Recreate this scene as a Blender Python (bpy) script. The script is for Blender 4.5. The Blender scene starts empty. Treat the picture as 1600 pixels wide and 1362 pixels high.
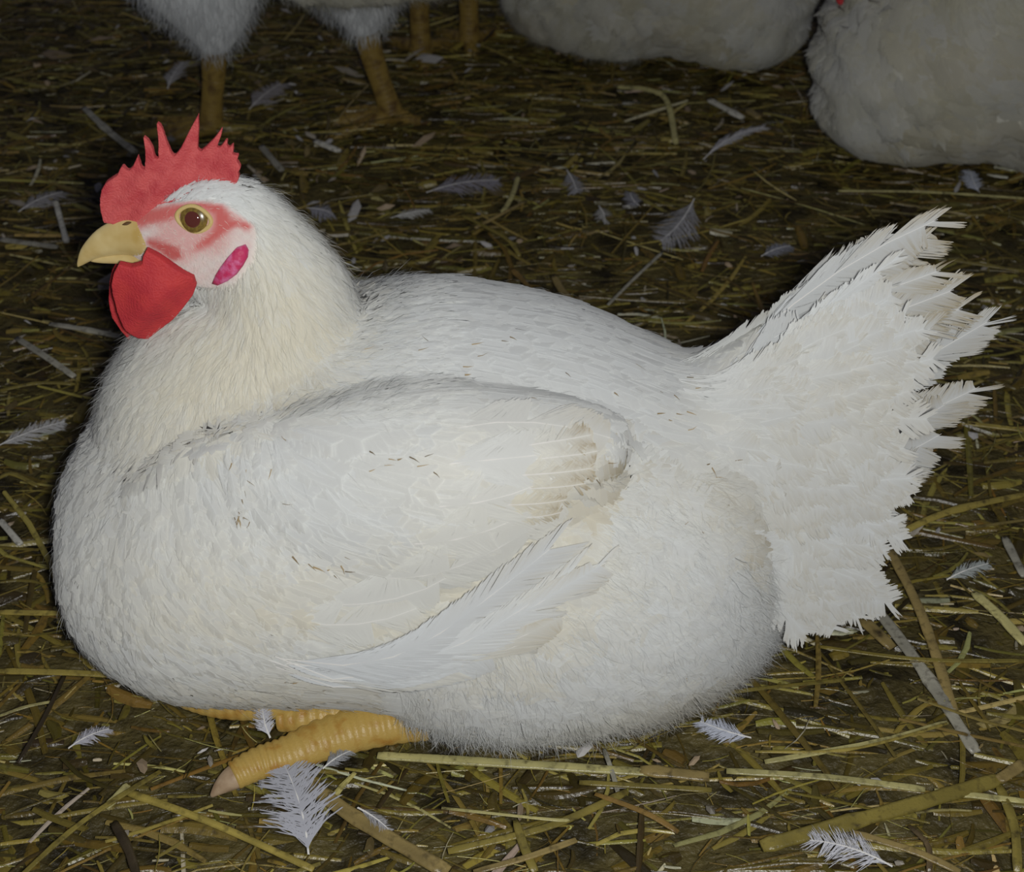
import bpy, bmesh, math, random
import numpy as np
from mathutils import Vector
from mathutils.bvhtree import BVHTree
from mathutils.geometry import tessellate_polygon

rng = np.random.default_rng(7)
random.seed(7)
scene = bpy.context.scene
C = scene.collection

# ------------------------------------------------------------------ camera, light, exposure
W, H, F = 1600, 1362, 2400.0
PITCH = math.radians(35)
CAM = np.array([0.0, -0.512, 0.47])
RT = np.array([1.0, 0, 0])
FW = np.array([0, math.cos(PITCH), -math.sin(PITCH)])
UP = np.array([0, math.sin(PITCH), math.cos(PITCH)])
cd = bpy.data.cameras.new('camera')
cam = bpy.data.objects.new('camera', cd)
C.objects.link(cam)
cam.location = CAM
cam.rotation_euler = (math.pi / 2 - PITCH, 0, 0)
cd.sensor_width = 36
cd.lens = F / W * 36
cd.clip_start = 0.01
cd.dof.use_dof = True
cd.dof.focus_distance = 0.60
cd.dof.aperture_fstop = 22
scene.camera = cam

world = bpy.data.worlds.new('world')
scene.world = world
world.use_nodes = True
bg = world.node_tree.nodes['Background']
bg.inputs[0].default_value = (0.62, 0.64, 0.95, 1)
bg.inputs[1].default_value = 0.055

fl = bpy.data.lights.new('camera_flash', 'POINT')
fl.energy = 11.3
fl.color = (1.0, 0.99, 0.965)
fl.shadow_soft_size = 0.016
flo = bpy.data.objects.new('camera_flash', fl)
C.objects.link(flo)
flo.location = CAM + RT * 0.022 - UP * 0.002

scene.view_settings.view_transform = 'Standard'
scene.view_settings.look = 'None'
scene.view_settings.exposure = 0
scene.view_settings.gamma = 1
scene.view_settings.use_curve_mapping = False
scene.cycles.max_bounces = 6
scene.cycles.diffuse_bounces = 4

# ------------------------------------------------------------------ geometry of the view
def ray(px, py):
    return FW + RT * ((px - 800) / F) + UP * ((681 - py) / F)

def P(px, py, y=0.0):
    """point seen at that pixel of the photograph, in the plane at depth y"""
    d = ray(px, py)
    return CAM + d * ((y - CAM[1]) / d[1])

def G(px, py, z=0.0):
    """point seen at that pixel, at height z above the floor"""
    d = ray(px, py)
    return CAM + d * ((z - CAM[2]) / d[2])

def proj(v):
    q = np.asarray(v) - CAM
    z = q @ FW
    return 800 + F * (q @ RT) / z, 681 - F * (q @ UP) / z

def nz(v):
    v = np.asarray(v, float)
    return v / np.maximum(np.linalg.norm(v, axis=-1, keepdims=True), 1e-9)

# ------------------------------------------------------------------ materials
def mat(name, rough=0.6, spec=0.3, color=None, attr=None, trans=0.0, bump=None, noise=None, sss=0.0, coat=0.0, nattr=0.0):
    m = bpy.data.materials.new(name)
    m.use_nodes = True
    nt = m.node_tree
    N, L = nt.nodes, nt.links
    b = N['Principled BSDF']
    out = N['Material Output']
    b.inputs['Roughness'].default_value = rough
    b.inputs['Specular IOR Level'].default_value = spec
    b.inputs['Coat Weight'].default_value = coat
    b.inputs['Diffuse Roughness'].default_value = 0.35 if (nattr or name == 'plumage_base') else 0.3
    src = None
    if attr:
        a = N.new('ShaderNodeAttribute'); a.attribute_name = attr
        src = a.outputs['Color']
    elif color:
        b.inputs['Base Color'].default_value = (*color, 1)
    tc = N.new('ShaderNodeTexCoord')
    if noise:
        scale, col2, lo, hi, detail = noise
        n = N.new('ShaderNodeTexNoise'); n.inputs['Scale'].default_value = scale
        n.inputs['Detail'].default_value = detail
        L.new(tc.outputs['Object'], n.inputs['Vector'])
        r = N.new('ShaderNodeMapRange'); r.inputs[1].default_value = lo; r.inputs[2].default_value = hi
        L.new(n.outputs['Fac'], r.inputs[0])
        mx = N.new('ShaderNodeMix'); mx.data_type = 'RGBA'
        L.new(r.outputs[0], mx.inputs[0])
        if src is not None: L.new(src, mx.inputs[6])
        else: mx.inputs[6].default_value = (*color, 1)
        mx.inputs[7].default_value = (*col2, 1)
        src = mx.outputs[2]
    if src is not None:
        L.new(src, b.inputs['Base Color'])
    if sss:
        b.inputs['Subsurface Weight'].default_value = sss
        b.inputs['Subsurface Radius'].default_value = (0.004, 0.0015, 0.001)
        b.inputs['Subsurface Scale'].default_value = 1
    if bump:
        bs, strength, dist = bump
        n = N.new('ShaderNodeTexNoise'); n.inputs['Scale'].default_value = bs
        n.inputs['Detail'].default_value = 4
        L.new(tc.outputs['Object'], n.inputs['Vector'])
        bp = N.new('ShaderNodeBump'); bp.inputs['Strength'].default_value = strength
        bp.inputs['Distance'].default_value = dist
        L.new(n.outputs['Fac'], bp.inputs['Height'])
        L.new(bp.outputs['Normal'], b.inputs['Normal'])
    if nattr:      # the barbs of a feather share the soft shading of its whole vane
        a = N.new('ShaderNodeAttribute'); a.attribute_name = 'nrm'
        vt = N.new('ShaderNodeVectorTransform'); vt.vector_type = 'NORMAL'; vt.convert_from = 'OBJECT'; vt.convert_to = 'WORLD'
        ge = N.new('ShaderNodeNewGeometry')
        mv = N.new('ShaderNodeMix'); mv.data_type = 'VECTOR'; mv.inputs[0].default_value = nattr
        L.new(a.outputs['Vector'], vt.inputs[0])
        dp = N.new('ShaderNodeVectorMath'); dp.operation = 'DOT_PRODUCT'
        L.new(ge.outputs['Normal'], dp.inputs[0]); L.new(vt.outputs[0], dp.inputs[1])
        sg = N.new('ShaderNodeMath'); sg.operation = 'SIGN'; L.new(dp.outputs['Value'], sg.inputs[0])
        sc_ = N.new('ShaderNodeVectorMath'); sc_.operation = 'SCALE'
        L.new(vt.outputs[0], sc_.inputs[0]); L.new(sg.outputs[0], sc_.inputs['Scale'])
        L.new(ge.outputs['Normal'], mv.inputs[4]); L.new(sc_.outputs[0], mv.inputs[5])
        nn = N.new('ShaderNodeVectorMath'); nn.operation = 'NORMALIZE'
        L.new(mv.outputs[1], nn.inputs[0]); L.new(nn.outputs[0], b.inputs['Normal'])
    if trans:
        t = N.new('ShaderNodeBsdfTranslucent')
        if src is not None: L.new(src, t.inputs['Color'])
        else: t.inputs['Color'].default_value = (*color, 1)
        ms = N.new('ShaderNodeMixShader'); ms.inputs[0].default_value = trans
        L.new(b.outputs[0], ms.inputs[1]); L.new(t.outputs[0], ms.inputs[2])
        L.new(ms.outputs[0], out.inputs['Surface'])
    return m

M = {
    'feather': mat('feather', 0.5, 0.25, attr='col', trans=0.30, nattr=0.7),
    'body': mat('plumage_base', 0.8, 0.1, attr='col', bump=(900, 0.35, 0.001)),
    'comb': mat('comb', 0.55, 0.35, color=(0.58, 0.10, 0.10), sss=0.12, bump=(1300, 0.8, 0.0008),
                noise=(160, (0.46, 0.05, 0.06), 0.4, 0.7, 3)),
    'wattle': mat('wattle', 0.6, 0.3, color=(0.46, 0.035, 0.045), sss=0.1, bump=(1300, 0.8, 0.0008),
                  noise=(120, (0.55, 0.05, 0.05), 0.4, 0.7, 3)),
    'lobe': mat('earlobe', 0.55, 0.35, color=(0.52, 0.035, 0.12), sss=0.1, bump=(700, 0.5, 0.001),
                noise=(300, (0.62, 0.16, 0.32), 0.45, 0.65, 3)),
    'beak': mat('beak', 0.25, 0.6, color=(0.62, 0.50, 0.24), noise=(70, (0.46, 0.32, 0.10), 0.42, 0.7, 3), bump=(300, 0.15, 0.0005)),
    'nostril': mat('nostril', 0.6, 0.2, color=(0.12, 0.07, 0.03)),
    'iris': mat('iris', 0.25, 0.5, color=(0.20, 0.135, 0.03), noise=(900, (0.13, 0.085, 0.022), 0.4, 0.6, 2)),
    'pupil': mat('pupil', 0.08, 0.6, color=(0.10, 0.025, 0.018), coat=1.0),
    'eyelid': mat('eyelid', 0.5, 0.35, color=(0.55, 0.42, 0.17), bump=(1200, 0.4, 0.0005)),
    'foot': mat('foot', 0.42, 0.5, color=(0.46, 0.315, 0.085), noise=(140, (0.36, 0.18, 0.03), 0.5, 0.72, 4), bump=(1000, 0.45, 0.0006)),
    'shank': mat('shank', 0.5, 0.4, color=(0.25, 0.17, 0.04), noise=(120, (0.11, 0.065, 0.02), 0.45, 0.7, 4), bump=(500, 0.4, 0.001)),
    'claw': mat('claw', 0.45, 0.45, color=(0.42, 0.31, 0.20), noise=(200, (0.30, 0.2, 0.12), 0.4, 0.7, 3)),
    'straw': mat('straw', 0.33, 0.6, attr='col', noise=(260, (0.03, 0.022, 0.010), 0.52, 0.8, 5), bump=(700, 0.4, 0.0008)),
    'litter': mat('litter', 0.5, 0.4, attr='col'),
    'soil': mat('soil', 0.55, 0.45, color=(0.10, 0.080, 0.026), noise=(40, (0.018, 0.014, 0.005), 0.4, 0.65, 8), bump=(220, 1.0, 0.004)),
}

# ------------------------------------------------------------------ object helpers
def link(name, me, m, parent=None):
    if m is not None and not me.materials: me.materials.append(m)
    o = bpy.data.objects.new(name, me)
    C.objects.link(o)
    if parent is not None: o.parent = parent
    return o

def root(name, label, cat, loc=(0, 0, 0), rz=0, group=None):
    o = bpy.data.objects.new(name, None)
    C.objects.link(o)
    o.empty_display_size = 0.02
    o.location = loc; o.rotation_euler = (0, 0, rz)
    o['label'] = label; o['category'] = cat
    if group: o['group'] = group
    return o

def tag(o, label, cat, group=None):
    o['label'] = label; o['category'] = cat
    if group: o['group'] = group
    return o

def mesh_np(name, V, loops, counts, cols=None, nrm=None, smooth=True):
    """mesh from arrays: loops are the corner indices in a row, counts the corners of each face"""
    me = bpy.data.meshes.new(name)
    V = np.ascontiguousarray(V, dtype=np.float32).reshape(-1, 3)
    loops = np.ascontiguousarray(loops, dtype=np.int32).ravel()
    counts = np.asarray(counts, dtype=np.int32)
    me.vertices.add(len(V)); me.vertices.foreach_set('co', V.ravel())
    me.loops.add(len(loops)); me.loops.foreach_set('vertex_index', loops)
    me.polygons.add(len(counts))
    st = np.zeros(len(counts), dtype=np.int32); st[1:] = np.cumsum(counts)[:-1]
    me.polygons.foreach_set('loop_start', st)
    me.polygons.foreach_set('use_smooth', np.full(len(counts), smooth))
    if cols is not None:
        a = me.attributes.new('col', 'FLOAT_COLOR', 'POINT')
        cc = np.ones((len(V), 4), dtype=np.float32); cc[:, :3] = np.clip(cols, 0, 1)
        a.data.foreach_set('color', cc.ravel())
    if nrm is not None:
        a = me.attributes.new('nrm', 'FLOAT_VECTOR', 'POINT')
        a.data.foreach_set('vector', np.ascontiguousarray(nrm, dtype=np.float32).ravel())
    me.update(calc_edges=True)
    return me

def ring_faces(n, k, close=True):
    """quads between n rings of k points, with end caps"""
    fs = []
    for i in range(n - 1):
        for j in range(k):
            a = i * k + j; b = i * k + (j + 1) % k
            fs.append((a, b, b + k, a + k))
    if close:
        fs.append(tuple(range(k))[::-1]); fs.append(tuple(range((n - 1) * k, n * k)))
    return fs

def interp(st, n):
    """smooth (Catmull-Rom like) resampling of a station table"""
    st = np.asarray(st, float)
    m = len(st)
    t = np.linspace(0, m - 1, n)
    i = np.clip(t.astype(int), 0, m - 2); f = (t - i)[:, None]
    p0 = st[np.clip(i - 1, 0, m - 1)]; p1 = st[i]; p2 = st[i + 1]; p3 = st[np.clip(i + 2, 0, m - 1)]
    return 0.5 * ((2 * p1) + (-p0 + p2) * f + (2 * p0 - 5 * p1 + 4 * p2 - p3) * f ** 2 + (-p0 + 3 * p1 - 3 * p2 + p3) * f ** 3)

def loft(stations, n=30, k=28, yc=0.0, power=1.0, zmin=None, off=(0, 0, 0)):
    """closed body along x; a station is (column, upper row, lower row, half width in rows); the heights are worked out
    so that the outline from the photographer's side spans the two rows"""
    S = interp(stations, n)
    V = []
    for (px, yu, yl, w) in S:
        c = P(px, (yu + yl) / 2, yc)
        d = np.linalg.norm(c - CAM)
        e = math.atan2(CAM[2] - c[2], abs(c[1] - CAM[1]))
        s = max((yl - yu) / 2, 1) / F * d
        wm = min(w / F * d, s * 0.93 / math.sin(e))
        h = math.sqrt(max(s * s - (wm * math.sin(e)) ** 2, 1e-10)) / math.cos(e)
        for j in range(k):
            a = 2 * math.pi * j / k
            ca, sa = math.cos(a), math.sin(a)
            y = yc + wm * math.copysign(abs(ca) ** power, ca)
            z = c[2] + h * math.copysign(abs(sa) ** power, sa)
            if zmin is not None: z = max(z, zmin + 0.15 * (z - zmin) if z < zmin else z)
            V.append((c[0] + off[0], y + off[1], z + off[2]))
    return V, ring_faces(n, k)

def tube(pts, radii, k=14, flat=1.0, n=None, ringfn=None):
    """closed tapered tube through points; ringfn(t, angle) scales the radius"""
    tab = np.column_stack([np.asarray(pts, float), np.asarray(radii, float)])
    if n: tab = interp(tab, n)
    p = tab[:, :3]; r = tab[:, 3]
    T = nz(np.gradient(p, axis=0))
    V = []
    up = np.array([0, 0, 1.0])
    for i in range(len(p)):
        s = np.cross(T[i], up)
        if np.linalg.norm(s) < 0.15: s = np.cross(T[i], np.array([0, 1.0, 0]))
        s = nz(s); u = nz(np.cross(s, T[i]))
        for j in range(k):
            a = 2 * math.pi * j / k
            rr = r[i] * (ringfn(i / (len(p) - 1), a) if ringfn else 1)
            V.append(p[i] + s * math.cos(a) * rr + u * math.sin(a) * rr * flat)
    return [tuple(v) for v in V], ring_faces(len(p), k)

def join(parts):
    V, Fc = [], []
    for v, f in parts:
        o = len(V)
        V += list(v); Fc += [tuple(i + o for i in q) for q in f]
    return V, Fc

def to_mesh(name, vf, smooth=True):
    me = bpy.data.meshes.new(name)
    me.from_pydata([tuple(map(float, v)) for v in vf[0]], [], vf[1])
    bm = bmesh.new(); bm.from_mesh(me)
    bmesh.ops.recalc_face_normals(bm, faces=bm.faces[:])
    bm.to_mesh(me); bm.free()
    me.polygons.foreach_set('use_smooth', np.full(len(me.polygons), smooth))
    return me

def fuse(name, vf, voxel, smooth_n=6, sm=0.5):
    """one continuous skin over overlapping volumes"""
    me = to_mesh(name, vf)
    o = bpy.data.objects.new(name, me); C.objects.link(o)
    r = o.modifiers.new('r', 'REMESH'); r.mode = 'VOXEL'; r.voxel_size = voxel; r.use_smooth_shade = True
    s = o.modifiers.new('s', 'SMOOTH'); s.factor = sm; s.iterations = smooth_n
    dg = bpy.context.evaluated_depsgraph_get()
    out = bpy.data.meshes.new_from_object(o.evaluated_get(dg))
    bpy.data.objects.remove(o); bpy.data.meshes.remove(me)
    out.name = name
    return out

def mesh_co(me):
    a = np.empty(len(me.vertices) * 3, dtype=np.float32); me.vertices.foreach_get('co', a)
    return a.reshape(-1, 3).astype(float)

def set_col(me, cols):
    a = me.attributes.new('col', 'FLOAT_COLOR', 'POINT')
    cc = np.ones((len(me.vertices), 4), dtype=np.float32); cc[:, :3] = np.clip(cols, 0, 1)
    a.data.foreach_set('color', cc.ravel())

def gauss(x, y, cx, cy, sx, sy, rot=0.0):
    c, s = math.cos(rot), math.sin(rot)
    u = (x - cx) * c + (y - cy) * s; v = -(x - cx) * s + (y - cy) * c
    return np.exp(-0.5 * ((u / sx) ** 2 + (v / sy) ** 2))

def in_poly(x, y, poly):
    x = np.asarray(x); y = np.asarray(y)
    r = np.zeros(x.shape, bool)
    n = len(poly)
    for i in range(n):
        x1, y1 = poly[i]; x2, y2 = poly[(i + 1) % n]
        c = ((y1 > y) != (y2 > y)) & (x < (x2 - x1) * (y - y1) / ((y2 - y1) + 1e-9) + x1)
        r ^= c
    return r

def Z1(pts):   # points read in the close-up of the head, turned into photograph pixels
    return [(80 + a * 0.3375, 160 + b * 0.3375) for a, b in pts]

# ------------------------------------------------------------------ ground
def fnoise(x, y, seed=0):
    v = 0
    for i, (f, a) in enumerate(((9, 1), (23, .5), (61, .3), (140, .16))):
        v = v + a * np.sin(x * f + 1.7 * np.sin(y * f * .8 + i + seed) + seed) * np.cos(y * f * 1.1 + 1.3 * np.sin(x * f * .7 + 2 * i + seed))
    return v

nx, ny = 520, 520
gx = np.linspace(-1.5, 1.5, nx); gy = np.linspace(-0.5, 2.6, ny)
GX, GY = np.meshgrid(gx, gy)
GZ = -0.008 + 0.0035 * fnoise(GX, GY) + rng.normal(0, 0.0009, GX.shape)
V = np.column_stack([GX.ravel(), GY.ravel(), GZ.ravel()])
ii = (np.arange(ny - 1)[:, None] * nx + np.arange(nx - 1)[None]).ravel()
Q = np.column_stack([ii, ii + 1, ii + nx + 1, ii + nx])
floor = link('floor', mesh_np('floor', V, Q, np.full(len(Q), 4)), M['soil'])
floor['kind'] = 'structure'

def gz(x, y):
    return -0.008 + 0.0035 * fnoise(np.asarray(x), np.asarray(y))

# ------------------------------------------------------------------ straw
def straw_batch(c, ang, L, wd, zc, tilt, bend, cols, th=0.45, nseg=3):
    """many bent, four-cornered stalks at once -> arrays"""
    n = len(L)
    t = np.linspace(-0.5, 0.5, nseg + 1)
    d = np.column_stack([np.cos(ang) * np.cos(tilt), np.sin(ang) * np.cos(tilt), np.sin(tilt)])
    s = np.column_stack([-np.sin(ang), np.cos(ang), np.zeros(n)])
    roll = rng.uniform(-0.5, 0.5, n)
    u = np.cross(d, s)
    s2 = s * np.cos(roll)[:, None] + u * np.sin(roll)[:, None]
    u2 = -s * np.sin(roll)[:, None] + u * np.cos(roll)[:, None]
    ctr = np.column_stack([c, zc])
    pts = ctr[:, None] + d[:, None] * (t[None, :, None] * L[:, None, None]) + s[:, None] * ((4 * t ** 2)[None, :, None] * bend[:, None, None])
    taper = np.array([0.75] + [1.0] * (nseg - 1) + [0.6])
    offs = []
    for a, b in ((1, 0), (0.35, 1), (-0.35, 1), (-1, 0)):
        offs.append(pts + s2[:, None] * (a * wd[:, None, None] * 0.5 * taper[None, :, None]) + u2[:, None] * (b * th * wd[:, None, None] * 0.5))
    V = np.stack(offs, 2)                       # n, nseg+1, 4, 3
    q = []
    for i in range(nseg):
        for j in range(4):
            q.append((i * 4 + j, i * 4 + (j + 1) % 4, (i + 1) * 4 + (j + 1) % 4, (i + 1) * 4 + j))
    q += [(3, 2, 1, 0), (nseg * 4, nseg * 4 + 1, nseg * 4 + 2, nseg * 4 + 3)]
    q = np.array(q)
    nv = (nseg + 1) * 4
    Fq = (q[None] + (np.arange(n) * nv)[:, None, None]).reshape(-1, 4)
    cc = np.repeat(cols, nv, axis=0)
    return V.reshape(-1, 3), Fq, cc

def in_view(x, y, m=120):
    q = np.column_stack([x, y, np.zeros_like(x)])
    px, py = proj(q)
    return (px > -m) & (px < W + m) & (py < H + m)

def scatter_xy(n, near=-0.36, far=1.45, half=0.75, bias=1.0):
    y = near + (far - near) * rng.random(n) ** bias
    x = rng.uniform(-1, 1, n) * half
    return x, y

def straw_bedding():
    Vs, Fs, Cs = [], [], []
    off = 0
    palette = np.array([[.21, .165, .034], [.125, .096, .018], [.070, .052, .012], [.29, .24, .06], [.42, .37, .14],
                        [.17, .11, .022], [.44, .40, .28], [.040, .030, .010]])
    for (n, Lr, wr, zr, pr) in (
            (19000, (0.012, 0.05), (0.0008, 0.0030), (-0.012, 0.001), (.26, .24, .20, .08, .02, .12, .01, .07)),
            (6500, (0.03, 0.11), (0.0010, 0.0034), (-0.007, 0.003), (.30, .20, .10, .16, .05, .13, .02, .04)),
            (22000, (0.003, 0.014), (0.0005, 0.0018), (-0.008, 0.002), (.23, .20, .18, .10, .045, .13, .035, .08)),
            (8000, (0.010, 0.034), (0.0028, 0.0065), (-0.008, 0.001), (.22, .26, .26, .03, .006, .14, .015, .12)),
            (14000, (0.008, 0.035), (0.00025, 0.0006), (-0.004, 0.005), (.22, .15, .10, .22, .13, .10, .04, .04))):
        x, y = scatter_xy(n)
        k = rng.random(n) < 0.5
        ang = np.where(k, rng.normal(0.0, 0.28, n), rng.uniform(0, math.pi, n))
        L = rng.uniform(*Lr, n) * rng.uniform(.6, 1, n); wd = rng.uniform(*wr, n)
        z = rng.uniform(*zr, n) + (gz(x, y) + 0.008)
        tilt = rng.normal(0, 0.10 if wr[1] > .005 else 0.06, n)
        bend = rng.normal(0, 0.05, n) * L
        ci = rng.choice(8, n, p=np.array(pr) / sum(pr))
        col = palette[ci] * rng.uniform(0.55, 1.25, (n, 1)) * rng.uniform(0.9, 1.1, (n, 3))
        v, f, c = straw_batch(np.column_stack([x, y]), ang, L, wd, z, tilt, bend, col)
        Vs.append(v); Fs.append(f + off); Cs.append(c); off += len(v)
    Fq = np.concatenate(Fs)
    o = link('straw_bedding', mesh_np('straw_bedding', np.concatenate(Vs), Fq, np.full(len(Fq), 4), np.concatenate(Cs), smooth=False), M['straw'])
    tag(o, 'damp matted straw and chaff spread over the dark barn floor', 'straw bedding')
    o['kind'] = 'stuff'

straw_bedding()

# ------------------------------------------------------------------ feathers
def feather_arrays(ctrl, nrm, width, cols, tipcol, nb=16, gap=0.0, curl=0.35, loose=0.0, shape=0.55, shaft=0.0005, lift=0.0,
                   split=0, seed=1, tipcut=0.0, asym=1.0, cup=1.0, fray=0.0, shaftcol=None, mf=0.8, ramp=0.0):
    """ctrl (n,4,3) centre line of each feather, nrm (n,4,3), width (n,) -> V, loops, counts, colours.
    Every barb is its own narrow blade leaving the shaft; split > 0 opens gaps between bundles of barbs."""
    r = np.random.default_rng(seed)
    n = len(ctrl)
    tk = np.array([0, 1 / 3, 2 / 3, 1.0])
    def basis(t):
        B = []
        for k in range(4):
            b = np.ones_like(t)
            for j in range(4):
                if j != k: b = b * (t - tk[j]) / (tk[k] - tk[j])
            B.append(b)
        return np.stack(B, -1)                                   # (...,4)
    axis = nz(ctrl[:, 3] - ctrl[:, 0])
    Lg = np.linalg.norm(ctrl[:, 3] - ctrl[:, 0], axis=-1)
    def evalp(t, u, h):                                          # t,u,h (n,m)
        B = basis(np.clip(t, -0.05, 1.25))
        c = np.einsum('nmk,nkd->nmd', B, ctrl)
        nn = nz(nrm[:, None, 0] * (1 - np.clip(t, 0, 1))[..., None] + nrm[:, None, 3] * np.clip(t, 0, 1)[..., None])
        dt = nz(np.einsum('nmk,nkd->nmd', basis(np.clip(t + .04, -.05, 1.25)), ctrl) - np.einsum('nmk,nkd->nmd', basis(np.clip(t - .04, -.05, 1.25)), ctrl))
        s = nz(np.cross(dt, nn))
        w = width[:, None]
        return np.stack([c + s * (u * w)[..., None] + nn * (h - 0.28 * cup * (u ** 2) * w)[..., None], nn + s * (u * 0.3 * cup)[..., None]], 0)
    ti = np.tile((np.arange(nb) + 0.5) / nb, 2)                  # (2nb)
    sd = np.concatenate([np.ones(nb), -np.ones(nb)])
    m = 2 * nb
    T = ti[None] * 0.93 + 0.03 + r.normal(0, 0.15 / nb, (n, m))
    prof = np.clip(np.sin(np.pi * np.clip(T * 0.86 + 0.10, 0, 1)) ** shape, 0, 1)
    prof = prof * np.where(sd > 0, 1.0, asym)[None]
    if ramp: prof = prof * (0.25 + 0.75 * np.clip(T / ramp, 0, 1) ** 0.8)
    fwd = (0.16 + 0.10 * (1 - T)) * (1 + curl * r.normal(0, 0.25, (n, m)))
    if tipcut: fwd = fwd * (1 - tipcut * T)
    bu = prof * (1 + r.normal(0, 0.05 + fray, (n, m)))
    jit = r.normal(0, 1, (n, m)) * loose
    if split:                                                    # bundles of barbs lean together, leaving open notches
        for s_ in (0, 1):
            for i in range(n):
                cuts = np.sort(r.uniform(0.15, 1.0, split))
                g = np.searchsorted(cuts, T[i, s_ * nb:(s_ + 1) * nb])
                cen = np.array([T[i, s_ * nb:(s_ + 1) * nb][g == q].mean() if (g == q).any() else 0 for q in range(split + 1)])
                fwd[i, s_ * nb:(s_ + 1) * nb] -= (T[i, s_ * nb:(s_ + 1) * nb] - cen[g]) * 0.45
                bu[i, s_ * nb:(s_ + 1) * nb] *= 1 + r.uniform(-.25, .08, split + 1)[g] * (0.25 + 0.75 * T[i, s_ * nb:(s_ + 1) * nb])
    dt = (1.0 / nb) * 1.5 * (1 - gap)
    e = T + fwd
    mfr = np.clip(mf + r.normal(0, 0.05 + fray * .6, (n, m)), .35, .95)
    mid_t = T + fwd * mfr ** 1.3; mid_u = bu * mfr
    h0 = np.full((n, m), lift)
    hm = h0 + jit * 0.4; he = h0 + jit
    shg = 0.00005 + 0.00003 * r.random((n, m))                   # each barb overlaps the next like a shingle
    a0 = evalp(T - dt / 2, sd * 0.0, h0); a1 = evalp(T + dt / 2, sd * 0.0, h0 + shg)
    b0 = evalp(mid_t - dt * 0.45, sd * mid_u, hm); b1 = evalp(mid_t + dt * 0.45, sd * mid_u, hm + shg)
    c0 = evalp(e - dt * 0.12, sd * bu, he)
    V, NV = np.stack([a0, a1, b1, b0, c0], 3)                    # n,m,5,3
    base = (np.arange(n * m) * 5)[:, None]
    quads = (base + np.array([0, 1, 2, 3])[None]); tris = base + np.array([3, 2, 4])[None]
    loops = [np.concatenate([quads, tris], 1).ravel()]
    counts = [np.tile([4, 3], n * m)]
    ct = np.clip(e, 0, 1)
    col = cols[:, None, None, :] * np.ones((n, m, 5, 1))
    tipw = np.stack([T * 0 + .1, T * 0 + .1, T * 0 + .7, T * 0 + 0.7, T * 0 + 1.3], 2) * (np.clip((ct - 0.45) / 0.5, 0, 1) ** 1.5)[..., None]
    tipw = np.clip(tipw * (0.55 + .8 * r.random((n, m, 1))), 0, 1)
    col = col * (1 - tipw[..., None]) + tipcol[:, None, None, :] * tipw[..., None]
    Nall = [NV.reshape(-1, 3)]
    Vall = [V.reshape(-1, 3)]; Call = [col.reshape(-1, 3)]
    off = n * m * 5
    if shaft:
        ts = np.tile(np.linspace(-0.02, 0.98, 6)[None], (n, 1))
        wdt = np.linspace(1, 0.25, 6)[None] * shaft / np.maximum(width[:, None], 1e-5)
        L_ = evalp(ts, wdt, ts * 0 + lift + 0.0001); R_ = evalp(ts, -wdt, ts * 0 + lift + 0.0001); T_ = evalp(ts, ts * 0, ts * 0 + lift + 0.0001 + shaft * 0.8)
        S, SN = np.stack([L_, T_, R_], 3)
        S = S.reshape(n, -1, 3); Nall.append(SN.reshape(-1, 3))
        q = []
        for i in range(5):
            for j in (0, 1):
                q.append((i * 3 + j, i * 3 + j + 1, i * 3 + j + 4, i * 3 + j + 3))
        q = np.array(q)
        loops.append((off + q[None] + (np.arange(n) * 18)[:, None, None]).ravel())
        counts.append(np.full(n * 10, 4))
        Vall.append(S.reshape(-1, 3))
        sc = cols if shaftcol is None else np.tile(np.array(shaftcol)[None], (n, 1))
        Call.append(np.repeat(np.clip(sc * 1.06, 0, 0.92), 18, axis=0))
    return np.concatenate(Vall), np.concatenate(loops), np.concatenate(counts), np.concatenate(Call), nz(np.concatenate(Nall))

def strand_arrays(p, d, n_, L, w, cols, tipc, droop=0.25, seed=3):
    r = np.random.default_rng(seed)
    s = nz(np.cross(d, nz(n_ + r.normal(0, 0.5, n_.shape))))
    k = r.normal(0, 0.18, (len(p), 1))
    m1 = p + d * (L * 0.5)[:, None] + s * (k * L[:, None] * 0.5)
    t1 = p + d * L[:, None] + s * (k * L[:, None] * 1.6) - n_ * (L * droop)[:, None]
    W_ = w[:, None]
    V = np.stack([p - s * W_, p + s * W_, m1 + s * W_ * 0.8, m1 - s * W_ * 0.8, t1], 1)
    base = (np.arange(len(p)) * 5)[:, None]
    loops = np.concatenate([base + np.array([0, 1, 2, 3])[None], base + np.array([3, 2, 4])[None]], 1).ravel()
    counts = np.tile([4, 3], len(p))
    col = np.repeat(cols[:, None], 5, 1); col[:, 4] = tipc
    return V.reshape(-1, 3), loops, counts, col.reshape(-1, 3), np.repeat(nz(n_), 5, 0)

def combine(lst):
    off = 0; Vs, Ls, Cn, Cl, Ns = [], [], [], [], []
    for v, l, c, k, q in lst:
        Vs.append(v); Ls.append(l + off); Cn.append(c); Cl.append(k); Ns.append(q); off += len(v)
    return np.concatenate(Vs), np.concatenate(Ls), np.concatenate(Cn), np.concatenate(Cl), np.concatenate(Ns)

WHITE = np.array([0.765, 0.792, 0.80])
CREAM = np.array([0.77, 0.72, 0.565])
BROWN = np.array([0.30, 0.21, 0.09])
TAN = np.array([0.55, 0.46, 0.27])

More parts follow.
